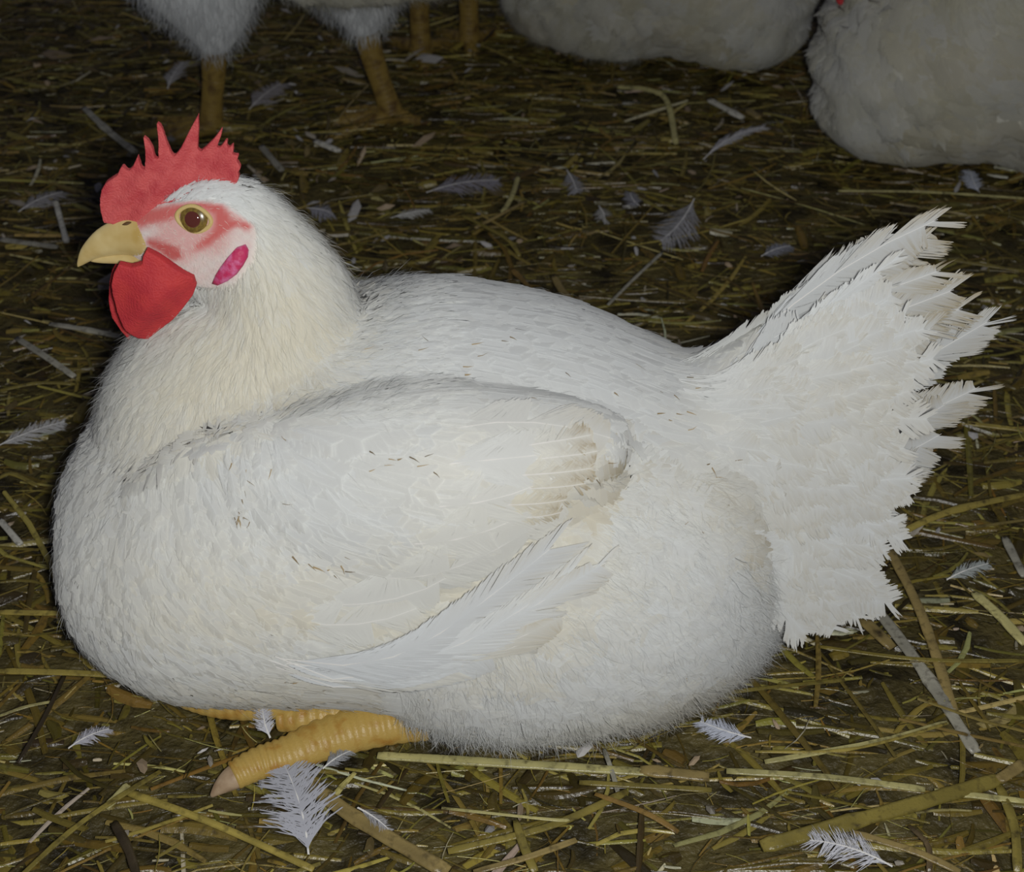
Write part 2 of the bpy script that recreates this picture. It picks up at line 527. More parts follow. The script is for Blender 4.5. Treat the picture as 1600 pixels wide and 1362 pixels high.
DIRTY_DIM = [False]
def plumage_colour(px, py, jitter=True, bs=1.0):
    """dirt and yellowing of the feathers, laid out over the side of the bird"""
    px = np.asarray(px, float); py = np.asarray(py, float)
    cream = (0.8 * gauss(px, py, 330, 560, 130, 65, -0.7) + 0.6 * gauss(px, py, 430, 460, 55, 100) + 0.45 * gauss(px, py, 520, 900, 220, 60, 0.1)
             + 0.75 * gauss(px, py, 760, 830, 130, 50, -0.5) + 0.45 * gauss(px, py, 700, 720, 120, 70) + 0.3 * gauss(px, py, 230, 870, 90, 110)
             + 0.5 * gauss(px, py, 500, 960, 160, 25, 0.1) + 0.5 * gauss(px, py, 1200, 640, 130, 60, 0.3)
             + 0.5 * gauss(px, py, 840, 940, 120, 25, -0.5) + 0.4 * gauss(px, py, 1100, 780, 90, 40, 0.8)
             + 0.5 * gauss(px, py, 350, 1070, 160, 30) + 0.45 * gauss(px, py, 970, 1110, 130, 30, -0.2) + 0.08)
    brown = (0.85 * gauss(px, py, 885, 690, 42, 14, 0.3) + 0.55 * gauss(px, py, 890, 735, 45, 22, -0.5) + 0.35 * gauss(px, py, 860, 790, 50, 18, -0.6)
             + 0.35 * gauss(px, py, 1420, 360, 60, 25, -0.4) + 0.5 * gauss(px, py, 1430, 470, 60, 60) + 0.35 * gauss(px, py, 1110, 770, 30, 25)
             + 0.25 * gauss(px, py, 400, 1090, 220, 18) + 0.3 * gauss(px, py, 1080, 1090, 90, 20, -0.3) + 0.2 * gauss(px, py, 1440, 640, 60, 60))
    if jitter:
        cream = cream * rng.uniform(0.7, 1.2, px.shape); brown = brown * rng.uniform(0.4, 1.3, px.shape) * bs
    cream = np.clip(cream, 0, 1)[..., None] * 0.7; brown = np.clip(brown, 0, 0.9)[..., None]
    c = WHITE * (1 - cream) + CREAM * cream
    c = c * (1 - brown) + TAN * 0.85 * brown
    if DIRTY_DIM[0]:   # the hens behind are blotched with dirt and also painted dimmer
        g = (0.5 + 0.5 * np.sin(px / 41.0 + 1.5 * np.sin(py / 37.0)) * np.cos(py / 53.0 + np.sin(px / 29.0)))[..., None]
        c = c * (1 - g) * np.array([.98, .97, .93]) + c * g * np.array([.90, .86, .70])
        c = c * .84  # even darkening in the colour stands in for weaker flash light farther back
    return c

# face colours on the bare skin, read from the close-up of the head
RED = np.array([0.55, 0.13, 0.12]); PINK = np.array([0.64, 0.38, 0.36]); PALE = np.array([0.66, 0.60, 0.57])
FACE = Z1([(235, 540), (430, 470), (540, 465), (640, 455), (760, 460), (830, 490), (940, 560), (950, 640), (935, 720), (850, 840), (760, 860), (680, 860), (600, 800),
           (480, 740), (430, 745), (330, 745), (290, 640)])
PINKZ = Z1([(240, 545), (430, 480), (560, 450), (760, 450), (840, 480), (950, 560), (940, 600), (850, 570), (790, 700), (700, 700), (620, 740), (540, 740), (470, 680), (470, 620), (520, 560), (400, 590)])
R_BAND = Z1([(380, 560), (430, 500), (560, 475), (700, 460), (800, 475), (835, 540), (920, 560), (925, 590), (850, 575), (800, 610), (720, 670), (640, 690), (690, 640),
             (750, 590), (760, 520), (690, 490), (600, 500), (560, 545), (480, 560), (400, 580)])
R_LOW = Z1([(440, 625), (500, 640), (590, 670), (610, 720), (560, 735), (500, 690), (440, 660)])

def soft_poly(px, py, poly, r=7):
    v = np.zeros(np.shape(px))
    for dx, dy in ((0, 0), (r, 0), (-r, 0), (0, r), (0, -r), (r * .7, r * .7), (-r * .7, r * .7), (r * .7, -r * .7), (-r * .7, -r * .7)):
        v += in_poly(px + dx, py + dy, poly)
    return v / 9

FLOW = np.array([  # place in the photograph, then the way the feathers lie there
    (330, 290, 1, -.1), (270, 300, .8, -.7), (420, 320, 1, .75), (480, 390, .75, 1), (400, 380, .7, 1), (340, 460, -.1, 1), (400, 440, .3, 1), (450, 500, .15, 1), (520, 460, .9, .7),
    (560, 520, 1, .35), (470, 580, .2, 1), (350, 560, -.55, 1), (250, 600, -.6, 1), (150, 700, -.25, 1), (120, 850, .1, 1), (200, 950, .6, 1), (300, 1030, 1, .35),
    (450, 1060, 1, .1), (230, 780, .15, 1), (380, 640, .1, 1), (350, 760, .6, .9), (300, 900, .7, .7), (480, 640, 1, .3), (600, 680, 1, .15), (600, 480, 1, -.1), (700, 470, 1, .05), (900, 520, 1, .3),
    (1000, 620, 1, .5), (850, 600, 1, .3), (800, 760, 1, .1), (600, 850, 1, .1), (450, 900, 1, .35), (750, 860, 1, -.3), (900, 900, .9, .5), (1050, 850, 1, .8), (1150, 950, 1, .8),
    (1000, 1050, .8, .6), (800, 1100, .6, 1), (700, 1110, .25, 1), (1130, 620, 1, -.1), (1200, 520, 1, -.6), (1300, 440, 1, -.7), (1330, 600, 1, -.25), (1280, 720, 1, .1),
    (1250, 850, 1, .5), (1100, 720, 1, .3)], float)
FX, FY = FLOW[:, 0], FLOW[:, 1]
FD = FLOW[:, 2:] / np.linalg.norm(FLOW[:, 2:], axis=1, keepdims=True)

def flow_dir(px, py):
    w = 1.0 / (((px[:, None] - FX) ** 2 + (py[:, None] - FY) ** 2) + 900) ** 1.6
    d = w @ FD
    return nz(np.column_stack([d[:, 0], np.zeros(len(px)), -d[:, 1] * 1.12]))

# ------------------------------------------------------------------ the hen
BODY = [(106, 800, 890, 12), (118, 740, 940, 90), (142, 680, 990, 170), (184, 625, 1030, 220), (240, 575, 1064, 262), (300, 525, 1082, 295), (400, 482, 1090, 318), (500, 458, 1092, 330),
        (600, 444, 1104, 330), (700, 440, 1142, 328), (800, 455, 1160, 325), (900, 480, 1150, 310), (1000, 525, 1128, 280), (1080, 565, 1095, 240),
        (1145, 630, 1062, 180), (1190, 720, 1020, 115), (1215, 820, 970, 40)]
NECK = [(352, 335, 72, 60), (384, 375, 82, 72), (414, 420, 96, 88), (432, 468, 118, 108), (425, 520, 152, 132), (400, 585, 190, 165), (385, 650, 222, 198), (390, 730, 240, 215)]
HEAD = [(196, 352, 396, 10), (215, 336, 410, 22), (245, 318, 430, 36), (290, 294, 455, 52), (335, 281, 474, 60), (380, 281, 468, 66), (420, 298, 490, 60), (450, 340, 480, 30)]
TAIL = [(940, 520, 980, 230), (1040, 552, 960, 200), (1120, 545, 940, 150), (1200, 520, 905, 95), (1270, 520, 860, 52), (1325, 550, 800, 22), (1360, 600, 720, 8)]
TAIL_UP = [(960, 520, 900, 200), (1060, 480, 820, 150), (1120, 400, 720, 105), (1170, 320, 600, 70), (1220, 240, 480, 40), (1260, 200, 380, 20), (1280, 220, 320, 6)]

def sample(me, n, weight):
    """n random points on the mesh, weighted by a function of the point"""
    me.calc_loop_triangles()
    nt = len(me.loop_triangles)
    tri = np.empty(nt * 3, dtype=np.int32); me.loop_triangles.foreach_get('vertices', tri); tri = tri.reshape(-1, 3)
    co = mesh_co(me)
    a, b, c = co[tri[:, 0]], co[tri[:, 1]], co[tri[:, 2]]
    cr = np.cross(b - a, c - a)
    ar = np.linalg.norm(cr, axis=1)
    cen = (a + b + c) / 3
    w = ar * weight(cen, cr / (ar[:, None] + 1e-12))
    ix = rng.choice(nt, n, p=w / w.sum())
    u = rng.random((n, 1)); v = rng.random((n, 1)); f = (u + v) > 1
    u = np.where(f, 1 - u, u); v = np.where(f, 1 - v, v)
    p = a[ix] + (b - a)[ix] * u + (c - a)[ix] * v
    return p, nz(cr[ix])

def build_hen(r, main=True, hoff=(0, 0, 0)):
    """all parts of one hen under the empty r, in its own coordinates"""
    hoff = np.array(hoff, float)
    near = lambda v: np.column_stack([v[:, 0], -np.abs(v[:, 1]), v[:, 2]])
    parts = [loft(BODY, 46, 40, zmin=0.004)]
    nk = interp(NECK, 22)
    V = []
    for i, (px, py, rr, ww) in enumerate(nk):
        f = 1 - i / (len(nk) - 1)
        c = P(px, py, 0) + hoff * f
        tdir = nz(P(*nk[min(i + 1, 21), :2]) - P(*nk[max(i - 1, 0), :2]))
        sx = nz(np.array([tdir[2], 0, -tdir[0]]))
        d = np.linalg.norm(c - CAM)
        for j in range(30):
            a = 2 * math.pi * j / 30
            V.append(c + sx * math.cos(a) * rr / F * d * 0.98 + np.array([0, 1, 0]) * math.sin(a) * ww / F * d)
    parts.append((V, ring_faces(22, 30)))
    parts.append(loft(HEAD, 20, 26, off=hoff))
    parts.append(loft(TAIL if main else TAIL_UP, 22, 26))
    for s in (-1, 1):   # folded wings: a swelling on each side of the body
        wc = [(200, 820, 60, 4), (300, 818, 130, 14), (420, 820, 172, 25), (560, 805, 195, 33), (700, 775, 176, 36), (800, 750, 135, 29), (870, 728, 100, 22), (930, 712, 66, 16), (975, 702, 36, 9)]
        VV = []
        tb = interp(wc, 20)
        for (px, py, rr, pr) in tb:
            c = P(px, py, -0.055)
            c = np.array([c[0], s * 0.052, c[2] - (0.02 if s > 0 else 0)])
            for j in range(24):
                a = 2 * math.pi * j / 24
                rm = rr / F * 0.6
                VV.append(c + np.array([0, s * math.cos(a) * pr * 0.001 * (1 if s < 0 else 0.7), math.sin(a) * rm]))
        parts.append((VV, ring_faces(20, 24)))
    me = fuse('hen_body', join(parts), 0.0016 if main else 0.003, 26 if main else 10)
    co = mesh_co(me)
    if not main:     # ruffled, lumpy plumage
        vn = np.empty(len(me.vertices) * 3, dtype=np.float32); me.vertices.foreach_get('normal', vn); vn = vn.reshape(-1, 3)
        lump = np.sin(co[:, 0] * 95 + 2 * np.sin(co[:, 2] * 60)) * np.cos(co[:, 2] * 80 + 1.6 * np.sin(co[:, 0] * 70)) + .5 * np.sin(co[:, 0] * 210 + co[:, 2] * 150)
        co = co + vn * (0.0035 * lump)[:, None] * np.clip(co[:, 2:3] / .03, 0, 1)
        me.vertices.foreach_set('co', co.astype(np.float32).ravel()); me.update()
    q = near(co)
    fpx, fpy = proj(q)
    hx, hy = proj(q - hoff)
    col = plumage_colour(fpx, fpy, False)
    nn = 0.5 + 0.5 * np.sin(co[:, 0] * 900) * np.sin(co[:, 2] * 1100)
    pale = PALE[None] * (1 - 0.35 * nn[:, None]) + PINK[None] * 0.35 * nn[:, None]
    fm = soft_poly(hx, hy, FACE, 6)[:, None]; rb = soft_poly(hx, hy, R_BAND, 4)[:, None]; rl = soft_poly(hx, hy, R_LOW, 3)[:, None]
    pz = soft_poly(hx, hy, PINKZ, 8)[:, None] * .6
    pale = pale * (1 - pz) + (RED * .5 + PINK * .5) * pz
    hd = (co[:, 2] > 0.13 + hoff[2])[:, None]
    col = np.where(hd, col * (1 - fm) + pale * fm, col)
    col = np.where(hd, col * (1 - rb * .95) + RED * rb * .95, col)
    col = np.where(hd, col * (1 - rl) + RED * 0.9 * rl, col)
    set_col(me, col)
    vn = np.empty(len(me.vertices) * 3, dtype=np.float32); me.vertices.foreach_get('normal', vn); vn = vn.reshape(-1, 3)
    body = link('body', me.copy(), M['body'], r)     # the skin lies a little under the plumage
    sink = np.where(hd, 1 - np.clip(fm * 1.6, 0, 1), 1.0) * 0.0022
    body.data.vertices.foreach_set('co', (co - vn * sink).astype(np.float32).ravel()); body.data.update()
    bvh = BVHTree.FromPolygons([tuple(v) for v in co], [tuple(p.vertices) for p in me.polygons])

    def hit(px, py, back=0.0):
        d = nz(ray(px, py)); o = CAM + hoff
        loc, nrm, _, _ = bvh.ray_cast(Vector(o), Vector(d))
        if loc is None: return P(px, py) + hoff, np.array([0, -1, 0])
        return np.array(loc), np.array(nrm)

    def follow(p, L, steps=3, hs=(-0.0012, 0.0006, 0.0013, 0.0018), rot=None):
        """centre line of a feather lying on the body"""
        n = len(p)
        out = np.empty((n, 4, 3)); nr = np.empty((n, 4, 3))
        cur = p.copy()
        for k in range(4):
            nrm = np.empty((n, 3))
            for i in range(n):
                l, m_, _, _ = bvh.find_nearest(Vector(cur[i]))
                cur[i] = l; nrm[i] = m_
            out[:, k] = cur + nrm * np.asarray(hs)[None, k, None] if np.ndim(hs) == 1 else cur + nrm * hs[:, k, None]
            nr[:, k] = nrm
            m2 = near(cur)
            a, b = proj(m2)
            d = flow_dir(a, b)
            if rot is not None:
                d = nz(d + np.column_stack([-d[:, 2], d[:, 1] * 0, d[:, 0]]) * rot[:, None])
            d = nz(d - nrm * np.sum(d * nrm, 1)[:, None])
            cur = cur + d * (L / 3)[:, None]
        return out, nr

    sc = 1.0 if main else 0.45
    farw = 1.0 if not main else 0.45
    def zone(v):
        a, b = proj(near(v)); return a, b, v
    def wside(v): return np.where(v[:, 1] < 0.02, 1.0, farw)
    face_or = lambda a, b, v: in_poly(a - 0, b - 0, FACE) & (v[:, 2] > 0.14 + hoff[2])

    lay = []
    def layer(n, wfun, Lr, wr, nb, hs, loose, fray=0.0, gap=0.0, split=0, shape=0.55, tip=0.12, shaft=0.0002, rotj=0.12, seed=1, cup=1.0):
        n = int(n * sc)
        p, nr0 = sample(me, n, wfun)
        L = rng.uniform(*Lr, n); w = rng.uniform(*wr, n)
        a, b = proj(near(p))
        jj = rng.uniform(0.98, 1.01, (n, 1))
        cl = plumage_colour(a, b, True, 0.35) * jj
        tc = plumage_colour(a, b, True, 1.6) * jj * (1 - tip) + TAN * tip
        hsv = np.asarray(hs)[None] * rng.uniform(0.5, 1.5, (n, 1)); hsv[:, 0] = hs[0]
        ct, nm = follow(p, L, hs=hsv, rot=rng.normal(0, rotj, n))
        lay.append(feather_arrays(ct, nm, w, cl, tc, nb=nb if main else max(6, nb // 2), loose=loose, fray=fray, gap=gap, split=split, shape=shape, shaft=shaft, seed=seed, cup=cup))

    def hx_(v): return proj(near(v) - hoff)
    bot = lambda v: np.where(v[:, 2] < 0.012, 0.15, 1.0)
    # broad contour feathers: back, wing, breast
    def w_body(v, n):
        a, b, _ = zone(v)
        k = ~((a < 560) & (b < 600)) & ~((a > 640) & (b > 960)) & (a < 1345)
        return k * wside(v) * bot(v)
    layer(3600, w_body, (0.020, 0.034), (0.007, 0.0115), 16, (-0.0016, 0.0004, 0.0008, 0.0010), 0.00010, fray=0.02, gap=-0.3, tip=0.05, seed=11, rotj=.16)
    def w_tail(v, n):
        a, b, _ = zone(v)
        return ((a > 1080) & (a < 1320) & (b < 900) & (np.abs(n[:, 0]) < .75)) * wside(v)
    layer(420, w_tail, (0.030, 0.046), (0.009, 0.014), 26, (-0.001, 0.001, 0.002, 0.003), 0.0003, fray=0.08, gap=-0.2, tip=0.15, seed=31, split=2, rotj=.15)
    # fluffy rear and belly
    def w_belly(v, n):
        a, b, _ = zone(v)
        k = (((a > 620) & (b > 950)) | ((a > 930) & (b > 740))) & (a < 1330)
        return k * wside(v) * bot(v)
    layer(1500, w_belly, (0.020, 0.034), (0.008, 0.013), 22, (-0.001, 0.0008, 0.0018, 0.0026), 0.0006, fray=0.15, gap=0.1, tip=0.12, shape=0.4, seed=12, rotj=0.25)
    # hackles: long and narrow on the neck
    def w_neck(v, n):
        a, b, _ = zone(v - hoff * (v[:, 2:3] > 0.13))
        k = (a < 620) & (b < 660) & ~in_poly(a, b, FACE) & ~((a < 400) & (b < 330))
        return k * wside(v)
    layer(3000, w_neck, (0.014, 0.028), (0.0016, 0.0030), 9, (-0.0012, 0.0003, 0.0009, 0.0014), 0.0003, fray=0.12, gap=0.1, tip=0.08, shaft=0.00012, seed=13)
    # small feathers of breast
    def w_breast(v, n):
        a, b, _ = zone(v)
        return ((a < 430) & (b > 560)) * wside(v) * bot(v)
    layer(1500, w_breast, (0.010, 0.018), (0.0035, 0.006), 9, (-0.001, 0.0004, 0.001, 0.0016), 0.0004, fray=0.12, gap=0.1, tip=0.1, seed=14)
    # crown and nape
    def w_crown(v, n):
        a, b = hx_(v)
        k = (b < 470) & (a > 240) & (a < 520) & ~in_poly(a, b, FACE) & (v[:, 2] > 0.16 + hoff[2])
        return k * wside(v)
    layer(1500, w_crown, (0.004, 0.009), (0.0007, 0.0013), 5, (-0.0004, 0.0004, 0.0007, 0.0010), 0.0002, fray=0.15, gap=0.1, tip=0.03, shaft=0, seed=15)
    o = link('plumage', mesh_np('plumage', *combine(lay)), M['feather'], r); o['kind'] = 'stuff'

    # down: loose single barbs standing out of the plumage
    dl = []
    def strands(n, wfun, Lr, wd, nmix, rnd, tipmix=0.1, seed=3, colour=None, lift=0.0):
        n = int(n * sc)
        p, nr = sample(me, n, wfun)
        a, b = proj(near(p))
        d = flow_dir(a, b)
        d = nz(d - nr * np.sum(d * nr, 1)[:, None])
        d = nz(d + nr * nmix + rng.normal(0, rnd, (n, 3)))
        cl = plumage_colour(a, b) if colour is None else np.tile(np.array(colour)[None], (n, 1))
        dl.append(strand_arrays(p + nr * lift, d, nr, rng.uniform(*Lr, n), np.full(n, wd) * rng.uniform(.6, 1.3, n), cl, cl * (1 - tipmix) + TAN * tipmix, seed=seed))
    strands(30000, w_belly, (0.006, 0.015), 0.00007, 0.35, 0.22, 0.08, 21, lift=0.001)
    strands(7000, lambda v, n: w_body(v, n) + 3 * w_breast(v, n), (0.005, 0.012), 0.00006, 0.2, 0.16, 0.02, 22, lift=0.001)
    strands(16000, w_neck, (0.006, 0.014), 0.00007, 0.22, 0.16, 0.06, 23, lift=0.001)
    strands(7000, w_crown, (0.003, 0.007), 0.00009, 0.30, 0.16, 0.02, 24)
    def w_face(v, n):
        a, b = hx_(v)
        k = in_poly(a, b, FACE) & (v[:, 2] > 0.15 + hoff[2]) & (gauss(a, b, 303, 342, 30, 24) < 0.55)
        rr_ = soft_poly(a, b, R_BAND, 4) + soft_poly(a, b, R_LOW, 4)
        return k * (1.0 - 0.9 * np.clip(rr_, 0, 1)) * wside(v)
    strands(2600, w_face, (0.0012, 0.0028), 0.00007, 0.35, 0.3, 0.0, 25, colour=(0.74, 0.68, 0.62))
    # a skirt of down where the bird meets the floor
    def w_skirt(v, n):
        a, b, _ = zone(v)
        return ((a > 630) & (v[:, 2] < 0.035) | (a > 1130) & (b > 860)) * wside(v)
    strands(22000, w_skirt, (0.008, 0.018), 0.00010, 0.8, 0.4, 0.2, 26)
    o = link('down', mesh_np('down', *combine(dl)), M['feather'], r); o['kind'] = 'stuff'

    # flecks of dirt caught in the feathers
    if main:
        cx = [(390, 735, 60, 40), (380, 800, 30, 12), (520, 880, 60, 30), (640, 720, 60, 30), (900, 730, 40, 40), (1100, 780, 60, 50), (1130, 740, 60, 40), (1180, 790, 50, 60),
              (1000, 1060, 120, 40), (560, 1060, 120, 25), (1060, 640, 60, 40), (850, 600, 150, 60), (1080, 1080, 80, 25), (960, 1130, 60, 20), (720, 560, 160, 50), (1240, 880, 40, 60)]
        pp, qq = [], []
        for (a, b, sx, sy) in cx:
            for _ in range(9):
                l_, m_ = hit(rng.normal(a, sx * .6), rng.normal(b, sy * .6))
                pp.append(l_ + m_ * .0021); qq.append(m_)
        pp = np.array(pp); qq = np.array(qq)
        a, b = proj(near(pp))
        dd = flow_dir(a, b) + rng.normal(0, .35, pp.shape); dd = nz(dd - qq * np.sum(dd * qq, 1)[:, None])
        cl = np.tile(np.array([[.34, .26, .15]]), (len(pp), 1)) * rng.uniform(.5, 1.6, (len(pp), 1))
        v_, l_, c_, k_, n_ = strand_arrays(pp, dd, qq, rng.uniform(.0012, .0050, len(pp)), rng.uniform(.00012, .00035, len(pp)), cl, cl, droop=0.02, seed=5)
        o = link('dirt_fleck', mesh_np('dirt_fleck', v_, l_, c_, k_, n_), M['feather'], r); o['kind'] = 'stuff'

    # ---------------- head parts
    hp = lambda pts, y: [P(a, b, y) + hoff for a, b in pts]
    def slab(name, outline, y0, th, m, lean=0.0, sub=2, fold=None, inner=0.75):
        """a fleshy plate: rounded rim, thicker in the middle"""
        pts = np.array([(*p,) for p in outline], float)
        cen = pts.mean(0)
        V = []
        rings = [(1.0, 0.0), (0.985, 0.6), (0.93, 0.9), (0.7, 1.1), (0.4, 1.2)]
        k = len(pts)
        def put(f, s_):
            for a, b in pts:
                x = cen[0] + (a - cen[0]) * f[0]; yy = cen[1] + (b - cen[1]) * f[0]
                off = th * f[1] * s_
                if fold: off += fold(x, yy) 
                p = P(x, yy, y0) + hoff
                V.append(np.array([p[0], y0 + off + lean * (p[2] - hoff[2] - 0.2), p[2]]))
        for f in rings[::-1]: put(f, -1)
        for f in rings[1:]: put(f, 1)
        n = len(V) // k
        me_ = to_mesh(name, (V, ring_faces(n, k)))
        return me_
    comb_o = Z1([(245, 548), (231, 500), (229, 440), (235, 400), (252, 372), (278, 352), (308, 332), (322, 300), (332, 288), (345, 300), (356, 318), (380, 292), (404, 240), (412, 270), (420, 296),
                 (438, 300), (440, 240), (430, 148), (450, 165), (475, 210), (488, 252), (502, 250), (500, 180), (489, 82), (510, 105), (535, 165), (560, 236), (575, 242), (600, 210), (640, 130), (682, 52), (686, 110),
                 (678, 215), (690, 228), (715, 205), (758, 160), (797, 106), (790, 145), (768, 205), (780, 210), (812, 166), (818, 178), (812, 215), (845, 184), (848, 212), (842, 232), (872, 236), (862, 262),
                 (882, 292), (868, 312), (876, 334), (862, 362), (830, 372), (760, 400), (660, 420), (560, 450), (480, 510), (430, 560), (340, 560)])
    # comb: one outline, filled, given thickness and rounded
    def plate(name, outline, th, y0=0.0, bevel=0.0009, swell=None, cuts=3):
        k = len(outline)
        tri = tessellate_polygon([[Vector((a, b, 0)) for a, b in outline]])
        vv = [P(a, b, y0) + hoff + np.array([0, -th / 2, 0]) for a, b in outline] + [P(a, b, y0) + hoff + np.array([0, th / 2, 0]) for a, b in outline]
        ff = [tuple(t) for t in tri] + [tuple(i + k for i in t[::-1]) for t in tri] + [(i, (i + 1) % k, (i + 1) % k + k, i + k) for i in range(k)]
        m_ = to_mesh(name, (vv, ff))
        o_ = bpy.data.objects.new(name, m_); C.objects.link(o_)
        rm = o_.modifiers.new('r', 'REMESH'); rm.mode = 'VOXEL'; rm.voxel_size = 0.00042 if main else 0.0012; rm.use_smooth_shade = True
        sm_ = o_.modifiers.new('s', 'SMOOTH'); sm_.iterations = 4
        dg = bpy.context.evaluated_depsgraph_get()
        out = bpy.data.meshes.new_from_object(o_.evaluated_get(dg))
        bpy.data.objects.remove(o_); bpy.data.meshes.remove(m_)
        if swell:
            v = mesh_co(out); v = swell(v)
            out.vertices.foreach_set('co', v.astype(np.float32).ravel()); out.update()
        return out
    def comb_swell(v):
        a, b = proj(v - hoff)
        f = 0.75 + 0.75 * np.clip((b - 215) / 130, 0, 1)
        v[:, 1] = v[:, 1] * f + 0.0008 * np.sin(a / 22.0) * np.clip((b - 180) / 60, 0, 1) + 0.0004 * np.sin(a / 6.0 + b / 9.0)
        return v
    link('comb', plate('comb', comb_o, 0.0034, 0.0, swell=comb_swell), M['comb'], r)
    wat = Z1([(318, 735), (296, 775), (284, 830), (286, 900), (303, 975), (340, 1045), (398, 1102), (440, 1114), (500, 1062), (562, 1012), (606, 960), (655, 895), (672, 848), (662, 802), (610, 772), (550, 735),
              (500, 700), (445, 672), (430, 700), (425, 735), (375, 748)])
    for s_ in (-1, 1):
        y0 = -0.015 if s_ < 0 else 0.007
        def swell(v, s_=s_, y0=y0):
            a, b = proj(v - hoff)
            u = (a - 190) * 0.6 + (b - 480) * 0.8
            g = gauss(a, b, 235, 455, 34, 40)
            v[:, 1] = y0 + (v[:, 1] - y0) * (0.9 + 1.6 * g) + s_ * (0.0020 * g + 0.0013 * np.sin((a * 0.75 + b * 0.66 - 470) / 13.0) * np.clip((b - 395) / 60, 0, 1))
            v[:, 1] -= s_ * 0.003 * np.clip((b - 440) / 100, 0, 1)
            if s_ > 0: v[:, 0] -= 0.0012
            return v
        link('wattle', plate('wattle', wat, 0.003, y0, swell=swell), M['wattle'], r)
    # beak
    ub = [(121, 410, 417, 2), (127, 392, 414, 6), (138, 376, 408, 10), (154, 360, 402, 14), (176, 347, 398, 18), (200, 339, 397, 23), (226, 336, 403, 29), (262, 352, 410, 34), (278, 372, 410, 12)]
    lb = [(143, 402, 409, 4), (160, 396, 411, 9), (190, 392, 412, 14), (225, 390, 415, 25), (250, 390, 414, 30), (272, 396, 412, 10)]
    def bumpy(vf):
        return vf
    o = link('upper_beak', to_mesh('upper_beak', loft(ub, 22, 22, off=hoff)), M['beak'], r)
    link('lower_beak', to_mesh('lower_beak', loft(lb, 16, 18, off=hoff)), M['beak'], r)
    for s_ in (-1, 1):
        c = P(197, 352, -0.0075) + hoff
        c = np.array([c[0], s_ * 0.0060 + hoff[1], c[2]])
        v, f = tube([c + np.array([-0.0016, 0, -0.0005]), c, c + np.array([0.0016, 0, 0.0004])], [0.0003, 0.0011, 0.0004], 8, 0.45, n=7)
        link('nostril', to_mesh('nostril', (v, f)), M['nostril'], o)
    # eyes
    e0, en = hit(303, 342)
    en = nz(en * 0.6 + np.array([-0.15, -0.9, 0.25]))
    for s_ in (-1, 1):
        mir = lambda v: np.array([v[0], v[1] * (1 if s_ < 0 else -1), v[2]])
        ax = mir(en); c = mir(e0 - en * 0.0016)
        t1 = nz(np.cross(ax, [0, 0, 1.0])); t2 = np.cross(t1, ax)
        def dome(r0, h, h0, nr=8, k=28, sq=1.0):
            V = []
            for i in range(nr):
                a = i / (nr - 1) * math.pi / 2
                rr = max(r0 * math.cos(a), 1e-5)
                for j in range(k):
                    b = 2 * math.pi * j / k
                    V.append(c + ax * (h0 + h * math.sin(a)) + t1 * rr * math.cos(b) + t2 * rr * math.sin(b) * sq)
            return to_mesh('eye', (V, ring_faces(nr, k)))
        ey = link('eye', dome(0.0054, 0.0022, 0.0012), M['iris'], r)
        link('pupil', dome(0.0030, 0.0008, 0.0031), M['pupil'], ey)
        V = []
        for i in range(36):          # lid: a fleshy ring, pinched at its two corners
            b = 2 * math.pi * i / 36
            ex = 0.0058 * math.cos(b) * (1.0 + 0.12 * math.cos(2 * b)); ez = 0.0046 * math.sin(b) + 0.0004 * math.cos(b)
            cc = c + t1 * ex + t2 * ez + ax * (0.0015 + 0.0003 * math.sin(b))
            out = nz(t1 * ex + t2 * ez)
            for j in range(10):
                a = 2 * math.pi * j / 10
                V.append(cc + out * math.cos(a) * 0.0009 + ax * math.sin(a) * 0.0009)
        fs = [(i * 10 + j, i * 10 + (j + 1) % 10, ((i + 1) % 36) * 10 + (j + 1) % 10, ((i + 1) % 36) * 10 + j) for i in range(36) for j in range(10)]
        link('eyelid', to_mesh('eyelid', (V, fs)), M['eyelid'], ey)
    # ear lobes
    le = Z1([(748, 836), (765, 795), (790, 755), (822, 712), (862, 668), (900, 655), (916, 680), (912, 715), (890, 755), (860, 795), (820, 825), (775, 845)])
    L0, Ln = hit(361, 413)
    for s_ in (-1, 1):
        V = []
        cen = np.mean(le, 0)
        for (f_, h_) in ((1.0, -0.0015), (0.97, 0.0004), (0.82, 0.0013), (0.55, 0.0017), (0.25, 0.0018), (0.02, 0.0018)):
            for a, b in le:
                x = cen[0] + (a - cen[0]) * f_; y = cen[1] + (b - cen[1]) * f_
                p, n_ = hit(x, y)
                q = p + Ln * (h_ + 0.0010)
                V.append((q[0], q[1] * (1 if s_ < 0 else -1), q[2]))
        link('earlobe', to_mesh('earlobe', (V, ring_faces(6, len(le)))), M['lobe'], r)
    return body, bvh, follow

hen = root('hen', 'white hen resting on the straw in the foreground, red comb, face turned left', 'hen')
body, bvh, follow = build_hen(hen, True)

